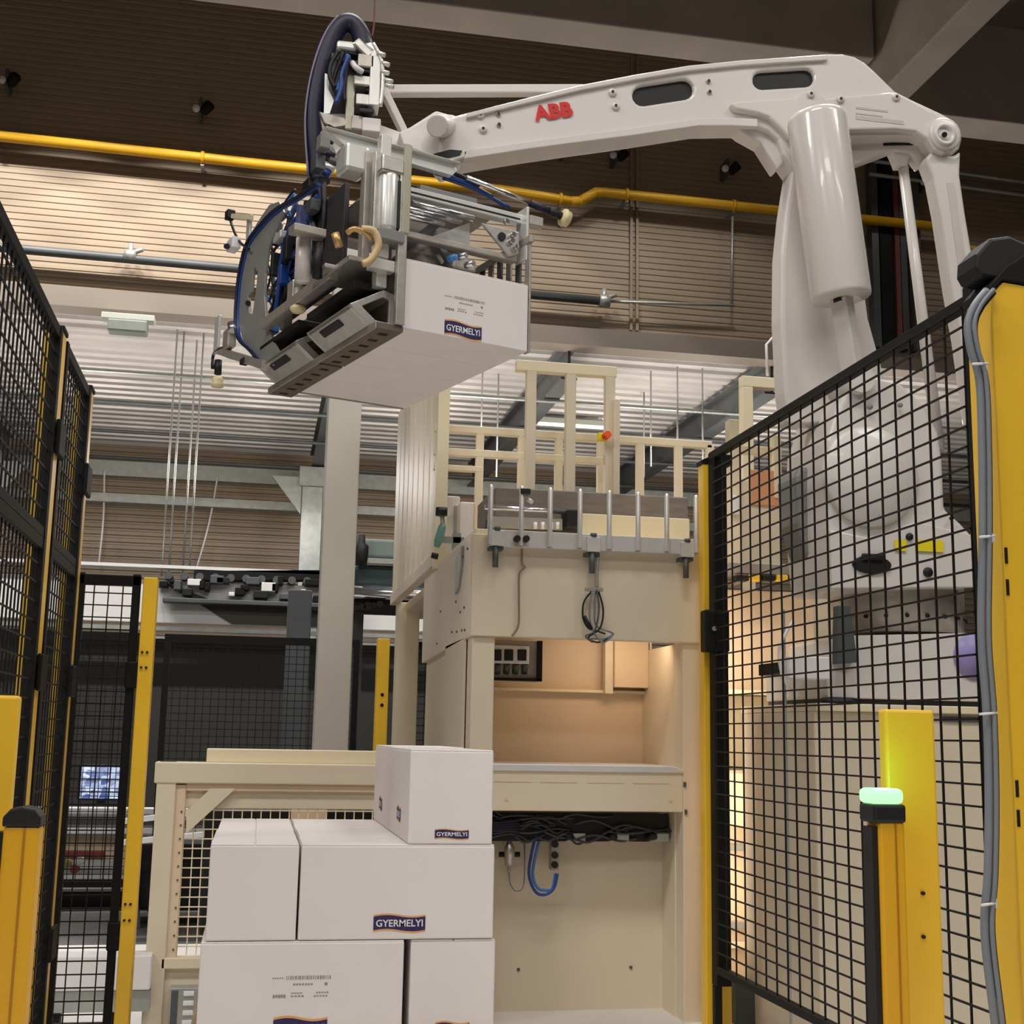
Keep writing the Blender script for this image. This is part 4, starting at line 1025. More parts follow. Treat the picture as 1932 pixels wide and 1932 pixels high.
arm = link('upper_arm', MB().prism(rpoly(arm_o), (0, .13, 0), holes), robot_w, rb, .016, 3)
for hl in holes: link('slot_shade', MB().prism([p + V((0, .02, 0)) for p in hl], (0, .08, 0)), rubber, arm)  # black fill paints the shaded hollow inside the slots
# raised flanges along the arm edges
def strip(px, w, y, d, name, par, m=robot_w, bev=.004):
    up = [(x, yy) for x, yy in px]; lo = [(x, yy + w) for x, yy in px][::-1]
    return link(name, MB().prism(rpoly(up + lo, y), (0, d, 0)), m, par, bev)
strip([(875, 285), (990, 267), (1080, 255), (1190, 241), (1320, 222), (1390, 222), (1430, 224)], 15, RY - .02, .03, 'lower_flange', arm)
strip([(880, 213), (1000, 184), (1095, 161), (1200, 141), (1300, 124), (1400, 114), (1490, 108), (1562, 103)], 9, RY - .015, .03, 'upper_flange', arm)
elbow = [(1378, 195), (1395, 190), (1500, 183), (1512, 172), (1530, 167), (1548, 172), (1560, 184), (1680, 173), (1695, 176), (1748, 204), (1790, 226), (1806, 246), (1808, 268), (1798, 284), (1780, 289), (1764, 282), (1750, 262), (1728, 248), (1690, 244), (1600, 246), (1490, 262), (1472, 240), (1450, 220), (1430, 213), (1388, 206)]
link('elbow_plate', MB().prism(rpoly(elbow, RY - .03), (0, .05, 0)), robot_w, arm, .012, 3)
for i in range(2):
    m = MB()
    for k in range(3): 
        w = (60, 50, 90)[k] if i == 0 else 0
        if w: 
            a = P(1615, 205 + k * 10, Y=RY - .031); b = P(1615 + w, 207 + k * 10, Y=RY - .031); m.box(a.x, b.x, RY - .0315, RY - .029, b.z - .003, a.z)
    if m.v: link('faint_nameplate', m, mat('pale_grey_print', (200, 192, 186), .5), arm)
def disc(px, py, r, y, d, name, par, m=robot_w, n=18, hole=None):
    c = P(px, py, Y=y); o = link(name, MB().lathe(c, (0, -1, 0), [(0, r), (d * .7, r), (d, r * .85), (d, .001)], n), m, par)
    if hole: link('screw_hole', MB().cyl(c - V((0, d, 0)), c - V((0, d + .003, 0)), hole, 10), rubber, o)
    return o
for px, py in ((906, 217), (911, 244), (1155, 175), (1161, 201), (1585, 188), (1690, 184), (1529, 178)):
    disc(px, py, .017, RY - (.03 if px > 1400 else 0), .01, 'screw_cap', arm, hole=.006)
for px, py in ((940, 216), (941, 236), (1336, 154), (1338, 174)):
    disc(px, py, .01, RY, .008, 'bolt', arm, m=alu_dull, n=10, hole=.006)
pd = disc(1782, 254, .075, RY - .03, .012, 'tail_pivot', arm)
link('pivot_ring', MB().lathe(P(1782, 254, Y=RY - .042), (0, -1, 0), [(0, .052), (.01, .05), (.01, .035), (-.012, .03), (-.012, .001)], 20), robot_w, pd)
link('pivot_screw', MB().cyl(P(1782, 254, Y=RY - .05), P(1782, 254, Y=RY - .06), .012, 10), rubber, pd)
# red maker's lettering along the arm
la = P(1010, 229, Y=RY - .004); lb_ = P(1083, 219, Y=RY - .004)
axl = (lb_ - la).normalized(); upl = V((-axl.z, 0, axl.x))
if upl.z < 0: upl = -upl
lettering('red_lettering', 'ABB', la, axl, upl, .066, red_pr, arm, width=(lb_ - la).length, depth=.002, bold=.045)
# parallelogram rod to the wrist
link('parallel_rod', MB().beam(P(722, 172, Y=5.09), P(1100, 171, Y=5.09), .05, .04), robot_w, rb, .006)
# wrist
wr = link('wrist_fork', MB().prism(rpoly([(752, 248), (775, 238), (822, 208), (850, 216), (865, 250), (858, 280), (835, 300), (800, 292), (762, 278)], RY + .02), (0, .11, 0)), robot_w, rb, .01)
link('wrist_pin', MB().cyl(P(825, 238, Y=RY - .09), P(850, 238, Y=RY + .1), .045, 22), robot_w, wr, .006)
link('wrist_link', MB().beam(P(722, 168, Y=5.03), P(766, 258, Y=5.03), .05, .03), robot_w, rb, .005)
link('arm_tip_lug', MB().prism(rpoly([(826, 290), (850, 282), (884, 284), (880, 296), (850, 305), (838, 322)], RY - .02), (0, .06, 0)), robot_w, rb, .006)
link('tip_slot', MB().prism(rpoly([(818, 290), (850, 282), (872, 284), (868, 292), (845, 297), (822, 296)], RY - .024), (0, .006, 0)), rubber, rb)
# lower arm (upright)
la_o = [(1500, 285), (1510, 240), (1540, 228), (1590, 245), (1605, 290), (1618, 430), (1640, 600), (1668, 700), (1680, 790), (1488, 800), (1480, 740), (1473, 600), (1474, 480), (1482, 400)]
link('lower_arm', MB().prism(rpoly(la_o, RY + .015), (0, .115, 0)), robot_w, rb, .02, 3)
link('front_rib', MB().prism(rpoly([(1440, 245), (1470, 262), (1486, 300), (1468, 320), (1436, 270), (1400, 250), (1385, 238)], RY + .03), (0, .09, 0)), robot_w, rb, .008)
link('rear_web', MB().prism(rpoly([(1600, 258), (1740, 256), (1752, 300), (1738, 316), (1718, 288), (1690, 283), (1612, 312)], RY + .07), (0, .06, 0)), robot_w, rb, .008)
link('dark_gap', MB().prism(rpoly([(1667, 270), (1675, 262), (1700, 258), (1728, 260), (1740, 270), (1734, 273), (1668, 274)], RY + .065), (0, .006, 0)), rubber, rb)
# balancing cylinder
c0 = P(1540, 218, Y=4.67); c1 = P(1587, 562, Y=4.67)
bc = link('balance_cylinder', MB().lathe(c0, c1 - c0, [(0, .001), (0, .105), (.012, .117), (.03, .121), ((c1 - c0).length - .012, .121), ((c1 - c0).length, .119), ((c1 - c0).length + .004, .114), ((c1 - c0).length + .004, .001)], 48), mat('robot_white_gloss', (222, 216, 211), .22, 0, .01, 3, coat=.4), rb)
dd = (c1 - c0).normalized()
link('cylinder_seal', MB().cyl(c1 + dd * .004, c1 + dd * .02, .035, 16), rubber, bc)
e1 = P(1612, 720, Y=4.71)
link('cylinder_rod', MB().beam(c1, e1, .075, .06), robot_w, rb, .006)
link('rod_boss', MB().cyl(e1 - V((0, .06, 0)), e1 + V((0, .16, 0)), .06, 16), robot_w, rb)
# rear links
link('rear_link', MB().prism(rpoly([(1758, 285), (1800, 293), (1814, 284), (1812, 330), (1822, 400), (1842, 520), (1858, 640), (1868, 780), (1836, 800), (1814, 640), (1796, 540), (1775, 400), (1762, 335), (1748, 300)], RY + .0), (0, .09, 0)), robot_w, rb, .014, 3)
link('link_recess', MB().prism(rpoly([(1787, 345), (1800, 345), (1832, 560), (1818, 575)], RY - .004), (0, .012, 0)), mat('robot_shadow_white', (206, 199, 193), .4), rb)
link('thin_rod', MB().cyl(P(1702, 300, Y=4.95), P(1772, 850, Y=4.95), .022, 14, .026), robot_w, rb)
link('rod_end', MB().prism(rpoly([(1684, 283), (1722, 283), (1716, 300), (1712, 312), (1696, 312), (1692, 300)], 4.92), (0, .06, 0)), robot_w, rb, .006)
# turret and foot
tur = [(1560, 900), (1562, 830), (1580, 770), (1605, 728), (1650, 710), (1700, 722), (1745, 762), (1772, 815), (1780, 870), (1784, 960), (1812, 985), (1836, 1010), (1838, 1108), (1575, 1112), (1568, 1075), (1562, 1000)]
link('turret', MB().prism(rpoly(tur, 4.69), (0, .42, 0)), robot_w, rb, .02, 3)
link('turret_shade_side', MB().prism(rpoly([(1500, 900), (1508, 880), (1565, 880), (1568, 1100), (1548, 1095), (1522, 1040), (1506, 985)], RY + .05), (0, .2, 0)), robot_g, rb, .02)  # side shading of the motor cover, put into the grey
m = MB(); m.prism(rpoly([(1566, 1000), (1640, 1015), (1730, 985), (1838, 1010), (1838, 1108), (1570, 1110)], 4.675), (0, .02, 0)); link('turret_collar', m, robot_w, rb, .004)
for px, py, r, mm in ((1640, 960, .02, rubber), (1715, 1013, .015, rubber), (1750, 1080, .02, rubber), (1794, 978, .008, rubber), (1640, 768, .012, robot_g), (1697, 765, .01, robot_g)):
    disc(px, py, r, 4.675, .012, 'bolt', rb, m=mm, n=12)
q = P(1646, 1065, Y=4.665)
link('oval_plug', MB().prism([q + V((math.cos(t) * .082, 0, math.sin(t) * .036)) for t in [i * math.pi / 10 for i in range(20)]], (0, .03, 0)), rubber, rb, .004)
link('oval_plug_tab', B(q.x - .045, q.x + .05, 4.655, 4.67, q.z + .015, q.z + .042), rubber, rb, .006)
for px0, py0, px1, py1 in ((1655, 812, 1676, 855), (1688, 1018, 1710, 1040), (1728, 1018, 1780, 1042)):
    a = P(px0, py0, Y=4.67); b = P(px1, py1, Y=4.67); link('warning_label', B(a.x, b.x, 4.668, 4.672, b.z, a.z), label_y, rb)
link('arm_hub', MB().lathe(P(1640, 900, Y=4.69), (0, -1, 0), [(0, .2), (.02, .2), (.03, .19), (.03, .001)], 32), robot_w, rb)
cc = P(1690, 1110, Y=5.01); z1_ = cc.z; z2_ = P(1690, 1188, Y=4.73).z
link('base_ring', MB().lathe((cc.x, 5.01, z1_), (0, 0, -1), [(-.03, .001), (-.03, .25), (.01, .27), (z1_ - z2_, .27), (z1_ - z2_, .001)], 36), alu_dull, rb)
for i in range(9):
    t_ = math.radians(200 + i * 17); link('ring_bolt', MB().cyl((cc.x + math.cos(t_) * .268, 5.01 + math.sin(t_) * .268, z2_ + .06), (cc.x + math.cos(t_) * .28, 5.01 + math.sin(t_) * .28, z2_ + .06), .008, 8), rubber, rb)
xf0, xf1 = P(1560, 1250, Y=4.71).x, P(1862, 1250, Y=4.71).x
link('foot', MB().prism([(xf0, 4.71, pz + .02), (xf1, 4.71, pz + .02), (xf1, 4.71, z2_ + .0), (xf0 + .11, 4.71, z2_ - .03), (xf0 + .10, 4.71, z2_ - .10), (xf0, 4.71, z2_ - .14)], (0, .62, 0)), robot_w, rb, .012)
link('foot_gasket', B(xf0 + .01, xf1, 4.715, 5.33, pz, pz + .022), rubber, rb)
link('foot_pad', MB().lathe((xf0 + .05, 4.73, pz), (0, 0, 1), [(0, .001), (0, .07), (.012, .07), (.02, .05), (.02, .001)], 16), rubber, rb)
link('motor_bracket', MB().prism(rpoly([(1582, 1142), (1604, 1140), (1618, 1250), (1580, 1252)], 4.66), (0, .05, 0)), steel_dk, rb, .004)
link('badge', MB().lathe(P(1838, 1240, Y=4.708), (0, -1, 0), [(0, .09), (.004, .09), (.004, .001)], 24), mat('lilac_badge', (150, 140, 196), .4), rb)

# ================================================================== GRIPPER
PH = math.radians(19.5)
GA = V((math.cos(PH), math.sin(PH), 0)); GB = V((-math.sin(PH), math.cos(PH), 0)); GZ = V((0, 0, 1))
GO = P(754, 618, Y=4.3)
def W(a, b, z): return GO + GA * a + GB * b + GZ * z
def G(px, py, a=None, b=None, z=None):
    d = ray(px, py)
    if a is not None: t = (a - (EYE - GO).dot(GA)) / d.dot(GA)
    elif b is not None: t = (b - (EYE - GO).dot(GB)) / d.dot(GB)
    else: t = (z - (EYE - GO).z) / d.z
    return EYE + d * t
def gbox(name, a0, a1, b0, b1, z0, z1, m, par, bevel=.003, **k):
    return link(name, MB().obox(W((a0 + a1) / 2, (b0 + b1) / 2, (z0 + z1) / 2), GA * (a1 - a0) / 2, GB * (b1 - b0) / 2, GZ * (z1 - z0) / 2), m, par, bevel, **k)
CH = .255; CW = .252
labsg = ['lifted white carton nearest the viewer in the gripper, with printed codes and a navy banner', 'lifted white carton in the gripper, second from the viewer', 'lifted white carton in the gripper, third from the viewer', 'lifted white carton in the gripper, farthest from the viewer']
for k in range(4):
    c = carton(W(0, k * CW, 0), GA, GB, .515, CW - .003, CH, labsg[k])
    if k == 0:
        a = G(838, 628, b=0); b = G(908, 645, b=0); brand_label(c, a + GZ * .0, GA, GZ, (b - a).length, .045)
        a = G(838, 585, b=0); b = G(914, 600, b=0); print_block(c, a, GA, GZ, (b - a).length, .06, 9)

gp = thing('box_gripper', W(.2, .5, -.02), 'large aluminium carton gripper with blue hoses hanging from the robot wrist', 'gripper')
# perforated carrying tines on the left
for b0, b1 in ((-.02, .485), (.505, 1.03)):
    hs = []
    n = 6
    for i in range(n):
        bb = b0 + .06 + i * (b1 - b0 - .1) / (n - 1)
        hs.append([W(-.062, bb - .014, -.022), W(-.028, bb - .014, -.022), W(-.028, bb + .014, -.022), W(-.062, bb + .014, -.022)])
    link('perforated_tine', MB().prism([W(-.095, b0, -.022), W(.004, b0, -.022), W(.004, b1, -.022), W(-.095, b1, -.022)], (0, 0, .02), hs), mat('tine_steel', (118, 108, 98), .42, .5, .12, 20), gp)
gbox('tine_edge', -.1, -.094, -.02, 1.03, -.024, .004, alu_dull, gp)
# cast jaw brackets
for b0, b1 in ((.03, .43), (.535, .95)):
    prof = [(-.012, .125), (-.05, .135), (-.175, .062), (-.165, .05), (-.09, -.006), (-.012, -.006)]
    for bb, nm in ((b0, 'jaw_rib'), (b1 - .014, 'jaw_rib')):
        hole = [(-.06 + (a + .075) * .62, .062 + (z - .062) * .62) for a, z in prof] if bb == b0 else None
        o = link(nm, MB().prism([W(a, bb, z) for a, z in prof], GB * .014, [[W(a - .008, bb, z) for a, z in hole]] if hole else ()), alu, gp, .002)
    jb = link('jaw_bracket', MB().prism([W(a, b0 + .014, z) for a, z in [(-.012, .125), (-.05, .135), (-.175, .062), (-.165, .05), (-.05, .115), (-.02, .108)]], GB * (b1 - b0 - .028)), alu_dull, gp, .004)
    link('jaw_floor', MB().prism([W(a, b0 + .014, z) for a, z in [(-.175, .062), (-.165, .05), (-.09, -.006), (-.08, .004), (-.15, .058)]], GB * (b1 - b0 - .028)), alu, gp, .003)
    pA = [(-.174, .06), (-.09, -.004)]
    mid = ((pA[0][0] + pA[1][0]) / 2 - .004, (pA[0][1] + pA[1][1]) / 2 - .002)
    link('jaw_slot', MB().obox(W(mid[0] - .012, (b0 + b1) / 2 + .02, mid[1] + .012), GB * .085, (GA * .84 - GZ * .64) * .014, (GA * .64 + GZ * .84) * .006), rubber, jb, .002)
gbox('side_plate', -.012, -.002, -.01, 1.02, .0, .27, alu, gp)
gbox('back_plate', -.002, .51, 1.02, 1.03, .0, .3, alu_dull, gp)
# near left uprights
gbox('upright', -.03, .004, -.03, -.008, .0, .60, alu, gp)
gbox('upright', -.085, -.045, .02, .06, .14, .70, alu_lt, gp)
gbox('upright', -.02, .0, .05, .10, .25, .64, alu_dull, gp)
link('lift_cylinder', MB().lathe(W(-.06, .0, .33), (0, 0, 1), [(0, .001), (0, .034), (.02, .036), (.2, .036), (.22, .03), (.22, .001)], 18), alu_lt, gp)
link('cylinder_head', MB().obox(W(-.06, .0, .57), GA * .045, GB * .035, GZ * .03), alu, gp, .008)
link('cylinder_foot', MB().obox(W(-.06, .0, .31), GA * .05, GB * .04, GZ * .02), robot_g, gp, .004)
link('black_gap_block', gb := MB().obox(W(-.028, -.005, .40), GA * .012, GB * .012, GZ * .09), rubber, gp)  # black block filling the gap beside the lift cylinder
link('brass_fitting', MB().cyl(G(632, 440, b=0), G(640, 466, b=0), .014, 12), tan_cyl, gp)
link('bent_hose', MB().tube([G(682, 432, b=-.03), G(705, 436, b=-.04), G(714, 462, b=-.04), G(700, 490, b=-.03), G(684, 498, b=-.02)], .013, 9), mat('cream_hose', (214, 186, 140), .5), gp)
link('bent_hose', MB().tube([G(655, 440, b=-.01), G(668, 432, b=-.03), G(690, 440, b=-.03), G(700, 452, b=-.02)], .01, 8), tan_cyl, gp)
gbox('carriage_plate', -.19, .0, .02, .3, .215, .232, alu, gp)
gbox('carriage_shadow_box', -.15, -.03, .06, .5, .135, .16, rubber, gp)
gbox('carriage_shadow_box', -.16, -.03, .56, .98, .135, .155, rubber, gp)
gbox('pad_block', -.12, -.03, -.01, .03, .19, .23, alu_lt, gp)
gbox('pad_block', -.1, -.05, .0, .04, .24, .30, robot_w, gp)
gbox('slide_rail', -.19, -.15, .2, .9, .20, .24, alu, gp)
# top cross beam of pale aluminium
link('top_beam', MB().prism([W(-.27, .1, .70), W(-.20, .1, .665), W(.24, .1, .655), W(.26, .1, .68), W(.24, .1, .70)], GB * .03), alu_lt, gp, .003)
gbox('beam_flange', -.27, .26, .08, .14, .700, .706, alu_lt, gp)
gbox('node_block', -.2, -.11, .06, .16, .56, .66, alu_lt, gp, .012)
gbox('node_block', -.06, .02, .06, .16, .54, .62, alu, gp, .012)
# rails to the right
za = .52
gbox('front_rail', -.06, .52, .06, .10, za - .005, za + .032, alu_lt, gp, .004)
gbox('rail_groove', -.06, .51, .057, .061, za + .008, za + .014, rubber, gp)
gbox('lower_rail', -.02, .50, .06, .10, .36, .385, alu_dull, gp, .004)
gbox('rear_rail', -.06, .52, .55, .59, za, za + .035, alu, gp, .004)
for z_, l0, l1 in ((.455, -.03, .25), (.43, -.03, .18), (.48, .05, .30)):
    link('guide_rod', MB().cyl(W(l0, .04, z_), W(l1, .04, z_), .011, 12), steel_br, gp)
gbox('end_plate', .515, .527, .02, .10, .36, .57, alu_lt, gp, .004)
gbox('end_plate', .515, .527, .5, .62, .30, .57, alu_dull, gp, .004)
for i in range(9):
    b_ = .0 + i * .07; gbox('comb_slat', .518, .527, b_, b_ + .035, .12 if i else .0, .43, [alu_dull, steel_dk][i % 2], gp, .002)
gbox('comb_head', .512, .53, -.01, .64, .42, .45, alu_dull, gp, .003)
link('corner_gusset', MB().prism([W(.34, .05, .475), W(.50, .05, .475), W(.50, .05, .39), W(.46, .05, .37)], GB * .012), alu, gp, .002)
link('corner_gusset', MB().prism([W(.16, .12, .40), W(.33, .12, .40), W(.33, .12, .50)], GB * .01), alu_lt, gp, .002)
link('gusset_bore', MB().cyl(W(.425, .048, .44), W(.425, .044, .44), .016, 12), rubber, gp)
for a_, z_ in ((.465, .43), (.485, .41), (.47, .455), (.44, .50)): link('bolt', MB().cyl(W(a_, .05, z_), W(a_, .035, z_), .010, 8), steel_br, gp)
gbox('press_plate', .01, .50, .08, .95, .275, .287, steel_dk, gp)
gbox('inner_plate', .02, .34, .16, .17, .29, .47, alu_dull, gp)
link('inner_brace', MB().beam(W(.02, .14, .30), W(.20, .14, .47), .02, .03), steel_dk, gp)
link('inner_brace', MB().beam(W(.20, .13, .40), W(.28, .13, .29), .02, .022), robot_g, gp)
gbox('inner_block', .24, .34, .08, .2, .29, .34, alu_dull, gp, .01)
for a_, b_, z_ in ((.21, .06, .31), (.25, .06, .325), (.28, .06, .30)): link('push_fitting', MB().cyl(W(a_, b_, z_), W(a_ + .02, b_ - .03, z_ + .005), .012, 10), [blue_lt, steel_br, blue_hose][int(a_ * 100) % 3], gp)
# upper deck with hoses
gbox('deck_plate', -.05, .45, .15, .75, .555, .565, alu_dull, gp)
gbox('valve_island', .08, .28, .2, .32, .565, .63, rubber, gp, .006)
gbox('valve_island', .12, .36, .12, .18, .56, .60, robot_g, gp, .006)
link('arm_rod', MB().cyl(G(880, 335, b=.12), G(1005, 385, b=.12), .010, 10), steel_br, gp)
link('arm_rod', MB().cyl(G(1000, 383, b=.12), G(1046, 404, b=.12), .014, 10), navy_hose, gp)
link('cup_holder', MB().cyl(G(1035, 398, b=.12), G(1062, 409, b=.12), .016, 12), rubber, gp)
link('suction_cup', MB().lathe(G(1058, 408, b=.12), G(1084, 420, b=.12) - G(1058, 408, b=.12), [(0, .001), (0, .02), (.008, .034), (.018, .036), (.024, .030), (.034, .032), (.036, .001)], 16), cream_rub, gp)
link('arm_clamp', MB().obox(G(1008, 420, b=.12), GA * .03, GB * .02, GZ * .02), alu_dull, gp, .004)
for (p0, p1) in (((815, 318), (905, 350)), ((820, 326), (930, 372)), ((835, 335), (960, 392))):
    link('deck_hose', MB().tube([G(*p0, b=.16), G((p0[0] + p1[0]) / 2, (p0[1] + p1[1]) / 2 - 6, b=.14), G(*p1, b=.14)], .008, 7), [navy_hose, blue_hose, rubber][p0[0] % 3], gp)
# big curved side plate with a long slot
co = [(508, 386), (490, 412), (470, 445), (455, 500), (449, 560), (450, 615), (462, 655), (482, 680), (515, 690), (528, 668), (512, 640), (502, 605), (498, 560), (500, 515), (506, 470), (518, 430), (534, 400), (526, 380)]
slt = [(478, 508), (474, 550), (468, 560), (470, 590), (476, 592), (482, 555), (486, 510), (482, 504)]
link('curved_plate', MB().prism([G(x, y, a=-.16) for x, y in co], GA * .012, [[G(x, y, a=-.16) for x, y in slt]]), mat('plate_grey', (150, 150, 146), .45, .2, .06, 8), gp, .002)
link('plate_bore', MB().cyl(G(468, 572, a=-.161), G(468, 572, a=-.165), .012, 10), rubber, gp)
edge = [(598, 345), (560, 372), (520, 395), (490, 425), (465, 460), (452, 510), (446, 560), (444, 610), (450, 640), (470, 660), (488, 682)]
for k, (mm, off) in enumerate(((navy_hose, 0), (blue_hose, 5))):
    link('edge_hose', MB().tube([G(x + off, y + off * .6, a=-.17 + .008 * (k % 2)) for x, y in edge], .0075, 7), mm, gp)
r = random.Random(11)
hose_paths = [[(600, 370), (570, 400), (545, 440), (530, 500), (525, 560), (515, 620)], [(605, 390), (580, 420), (560, 470), (540, 520), (520, 560), (512, 600)], [(560, 380), (545, 420), (555, 460), (535, 500)], [(600, 340), (602, 380), (600, 430), (590, 470)],
              [(575, 420), (560, 450), (545, 480), (530, 530)], [(545, 400), (560, 440), (550, 490), (530, 540), (520, 590)], [(520, 480), (535, 520), (525, 560), (510, 590)], [(505, 560), (520, 590), (515, 620), (512, 650)], [(590, 400), (575, 445), (560, 480)], [(610, 345), (612, 400), (606, 470)]]
for k, pth in enumerate(hose_paths):
    link('air_hose', MB().tube([G(x, y, a=-.12 + .012 * (k % 4)) for x, y in pth], .008 if k % 3 else .011, 7), [blue_hose, navy_hose, blue_lt, navy_hose, rubber][k % 5], gp)
for px, py, sx, sz, mm in ((545, 470, .02, .05, rubber), (520, 455, .03, .012, rubber), (530, 400, .03, .03, robot_g), (530, 448, .045, .016, alu_lt), (520, 500, .012, .05, rubber), (535, 520, .016, .04, blue_hose), (515, 620, .022, .02, blue_lt), (570, 410, .02, .045, mat('slate_blue_plastic', (96, 104, 150), .5)), (590, 390, .03, .025, steel_dk), (585, 350, .035, .02, rubber), (600, 310, .03, .03, steel_dk), (610, 270, .025, .03, robot_g), (555, 560, .03, .06, alu), (540, 600, .02, .05, alu_dull)):
    link('valve_block', MB().obox(G(px, py, a=-.13), GA * .02, GB * sx, GZ * sz), mm, gp, .005)
r2 = random.Random(21)
for k in range(26):
    x = r2.uniform(508, 606); y = r2.uniform(375, 560)
    if x + (y - 375) * .35 > 640: continue
    link('hose_fitting', MB().cyl(G(x, y, a=-.11), G(x + r2.uniform(-6, 6), y + r2.uniform(8, 22), a=-.115), r2.uniform(.007, .014), 8), [rubber, navy_hose, blue_hose, alu_lt, steel_dk, navy_hose][k % 6], gp)
for k in range(14):
    x = r2.uniform(520, 600); y = r2.uniform(350, 460)
    link('air_hose', MB().tube([G(x, y, a=-.1), G(x - r2.uniform(0, 30), y + 35, a=-.12), G(x - r2.uniform(0, 40), y + 75, a=-.11), G(x - r2.uniform(10, 60), y + 120, a=-.1)], .0055, 6), [navy_hose, rubber, blue_hose, navy_hose, blue_lt][k % 5], gp)
gbox('back_carrier', -.10, -.08, .3, .95, .24, .62, mat('gunmetal', (66, 62, 64), .5, .3, .08, 8), gp)
gbox('left_upright', -.13, -.1, .05, .09, .22, .64, alu_dull, gp, .004)
gbox('left_upright', -.115, -.085, .0, .03, .30, .62, alu, gp, .004)
gbox('slot_cover', -.116, -.112, .055, .075, .30, .42, rubber, gp)
gbox('narrow_plate', -.02, .01, -.035, -.025, .33, .66, mat('greenish_aluminium', (178, 174, 154), .4, .4, .06, 8), gp, .003)
gbox('dark_channel', -.042, -.024, -.03, -.01, .34, .52, rubber, gp)
link('air_cylinder', MB().lathe(G(570, 532, b=.25), (0, 0, 1), [(0, .001), (0, .028), (.16, .028), (.16, .001)], 16), robot_w, gp)
link('air_cylinder', MB().lathe(G(598, 524, b=.2), (0, 0, 1), [(0, .001), (0, .018), (.13, .018), (.13, .001)], 14), rubber, gp)
gbox('cylinder_bracket', -.22, -.06, .16, .34, .225, .24, alu, gp)
link('cylinder_bracket', MB().obox(G(580, 438, b=.2), GA * .06, GB * .03, GZ * .014), alu_dull, gp, .003)
link('spring_cup', MB().lathe(G(562, 590, a=-.17), (0, 0, 1), [(0, .001), (0, .02), (.01, .03), (.02, .03), (.03, .018), (.03, .001)], 14), cream_rub, gp)
link('spring_post', MB().cyl(G(560, 582, a=-.16), G(560, 545, a=-.16), .014, 10), alu_dull, gp)
# lower left arm with a small cream cup
link('cup_arm', MB().obox(G(410, 632, a=-.18), GA * .006, GB * .03, GZ * .085), alu_lt, gp, .003)
link('cup_valve', MB().obox(G(433, 640, a=-.18), GA * .02, GB * .035, GZ * .04), alu_dull, gp, .006)
link('cup_valve', MB().cyl(G(437, 612, a=-.18), G(440, 625, a=-.18), .02, 10), steel_br, gp)
link('cross_arm', MB().beam(G(415, 662, a=-.17), G(500, 690, a=-.17), .03, .035), alu, gp, .003)
link('cup_plug', MB().obox(G(462, 682, a=-.175), GA * .015, GB * .025, GZ * .012), rubber, gp, .003)
link('cup_hose', MB().tube([G(432, 652, a=-.18), G(412, 660, a=-.18), G(402, 672, a=-.18), G(402, 692, a=-.18)], .007, 7), navy_hose, gp)
link('cup_holder', MB().cyl(G(412, 680, a=-.18), G(411, 706, a=-.18), .016, 12), rubber, gp)
link('cup_holder', MB().cyl(G(402, 684, a=-.18), G(402, 695, a=-.18), .01, 10), rubber, gp)
q = G(410, 730, a=-.18)
link('suction_cup', MB().lathe(q, (0, 0, 1), [(0, .001), (0, .026), (.012, .03), (.022, .022), (.032, .028), (.044, .018), (.05, .008), (.05, .001)], 16), cream_rub, gp)
# upper left sensor arm
link('sensor_arm', MB().tube([G(433, 410, a=-.18), G(440, 432, a=-.18), G(452, 456, a=-.18), G(470, 470, a=-.18)], .006, 7), rubber, gp)
link('sensor_head', MB().obox(G(434, 406, a=-.18), GA * .018, GB * .022, GZ * .02), rubber, gp, .004)
link('sensor_bracket', MB().beam(G(440, 408, a=-.18), G(474, 410, a=-.18), .02, .02), beige_lt, gp)
link('sensor_plate', MB().obox(G(470, 430, a=-.17), GA * .006, GB * .022, GZ * .055), alu_lt, gp, .003)
link('white_unit', MB().obox(G(441, 462, a=-.19), GA * .02, GB * .04, GZ * .026), white_pl, gp, .005)
link('unit_lens', MB().cyl(G(430, 464, a=-.21), G(427, 465, a=-.23), .012, 10), navy_hose, gp)
# tower up to the wrist
YT = 4.89
def T(px, py, y=YT): return P(px, py, Y=y)
def tbox(name, px0, py0, px1, py1, y=YT, d=.06, m=alu, bevel=.005):
    a = T(px0, py0, y); b = T(px1, py1, y)
    return link(name, B(min(a.x, b.x), max(a.x, b.x), y, y + d, min(a.z, b.z), max(a.z, b.z)), m, gp, bevel)
link('navy_loop_hose', MB().tube([T(x, y, 4.99) for x, y in ((604, 345), (598, 300), (593, 250), (594, 200), (602, 150), (615, 100), (632, 62), (650, 45), (668, 48), (682, 72), (690, 110))], .041, 14), navy_hose, gp, label='thick navy hose loop arching over the tower')
link('hose_highlight', MB().tube([T(x, y, 4.96) for x, y in ((581, 330), (576, 250), (577, 205), (585, 150), (600, 95), (618, 55), (638, 30))], .0045, 7), mat('pale_violet_highlight', (132, 124, 150), .4), gp)  # pale strip paints the highlight along the hose's left edge
tbox('tower_plate', 655, 140, 667, 245, 4.87, .04, mat('greenish_aluminium', (178, 174, 154), .4, .4, .06, 8))
tbox('cap_block', 636, 74, 672, 95, 4.85, .1, alu_lt, .01)
link('cap_cover', MB().cyl(T(690, 90, 4.89), T(702, 120, 4.89), .035, 16), alu, gp)
link('cap_arm', MB().beam(T(670, 82, 4.87), T(700, 112, 4.87), .06, .04), alu, gp, .008)
tbox('tower_shadow', 650, 96, 676, 104, 4.86, .05, rubber)
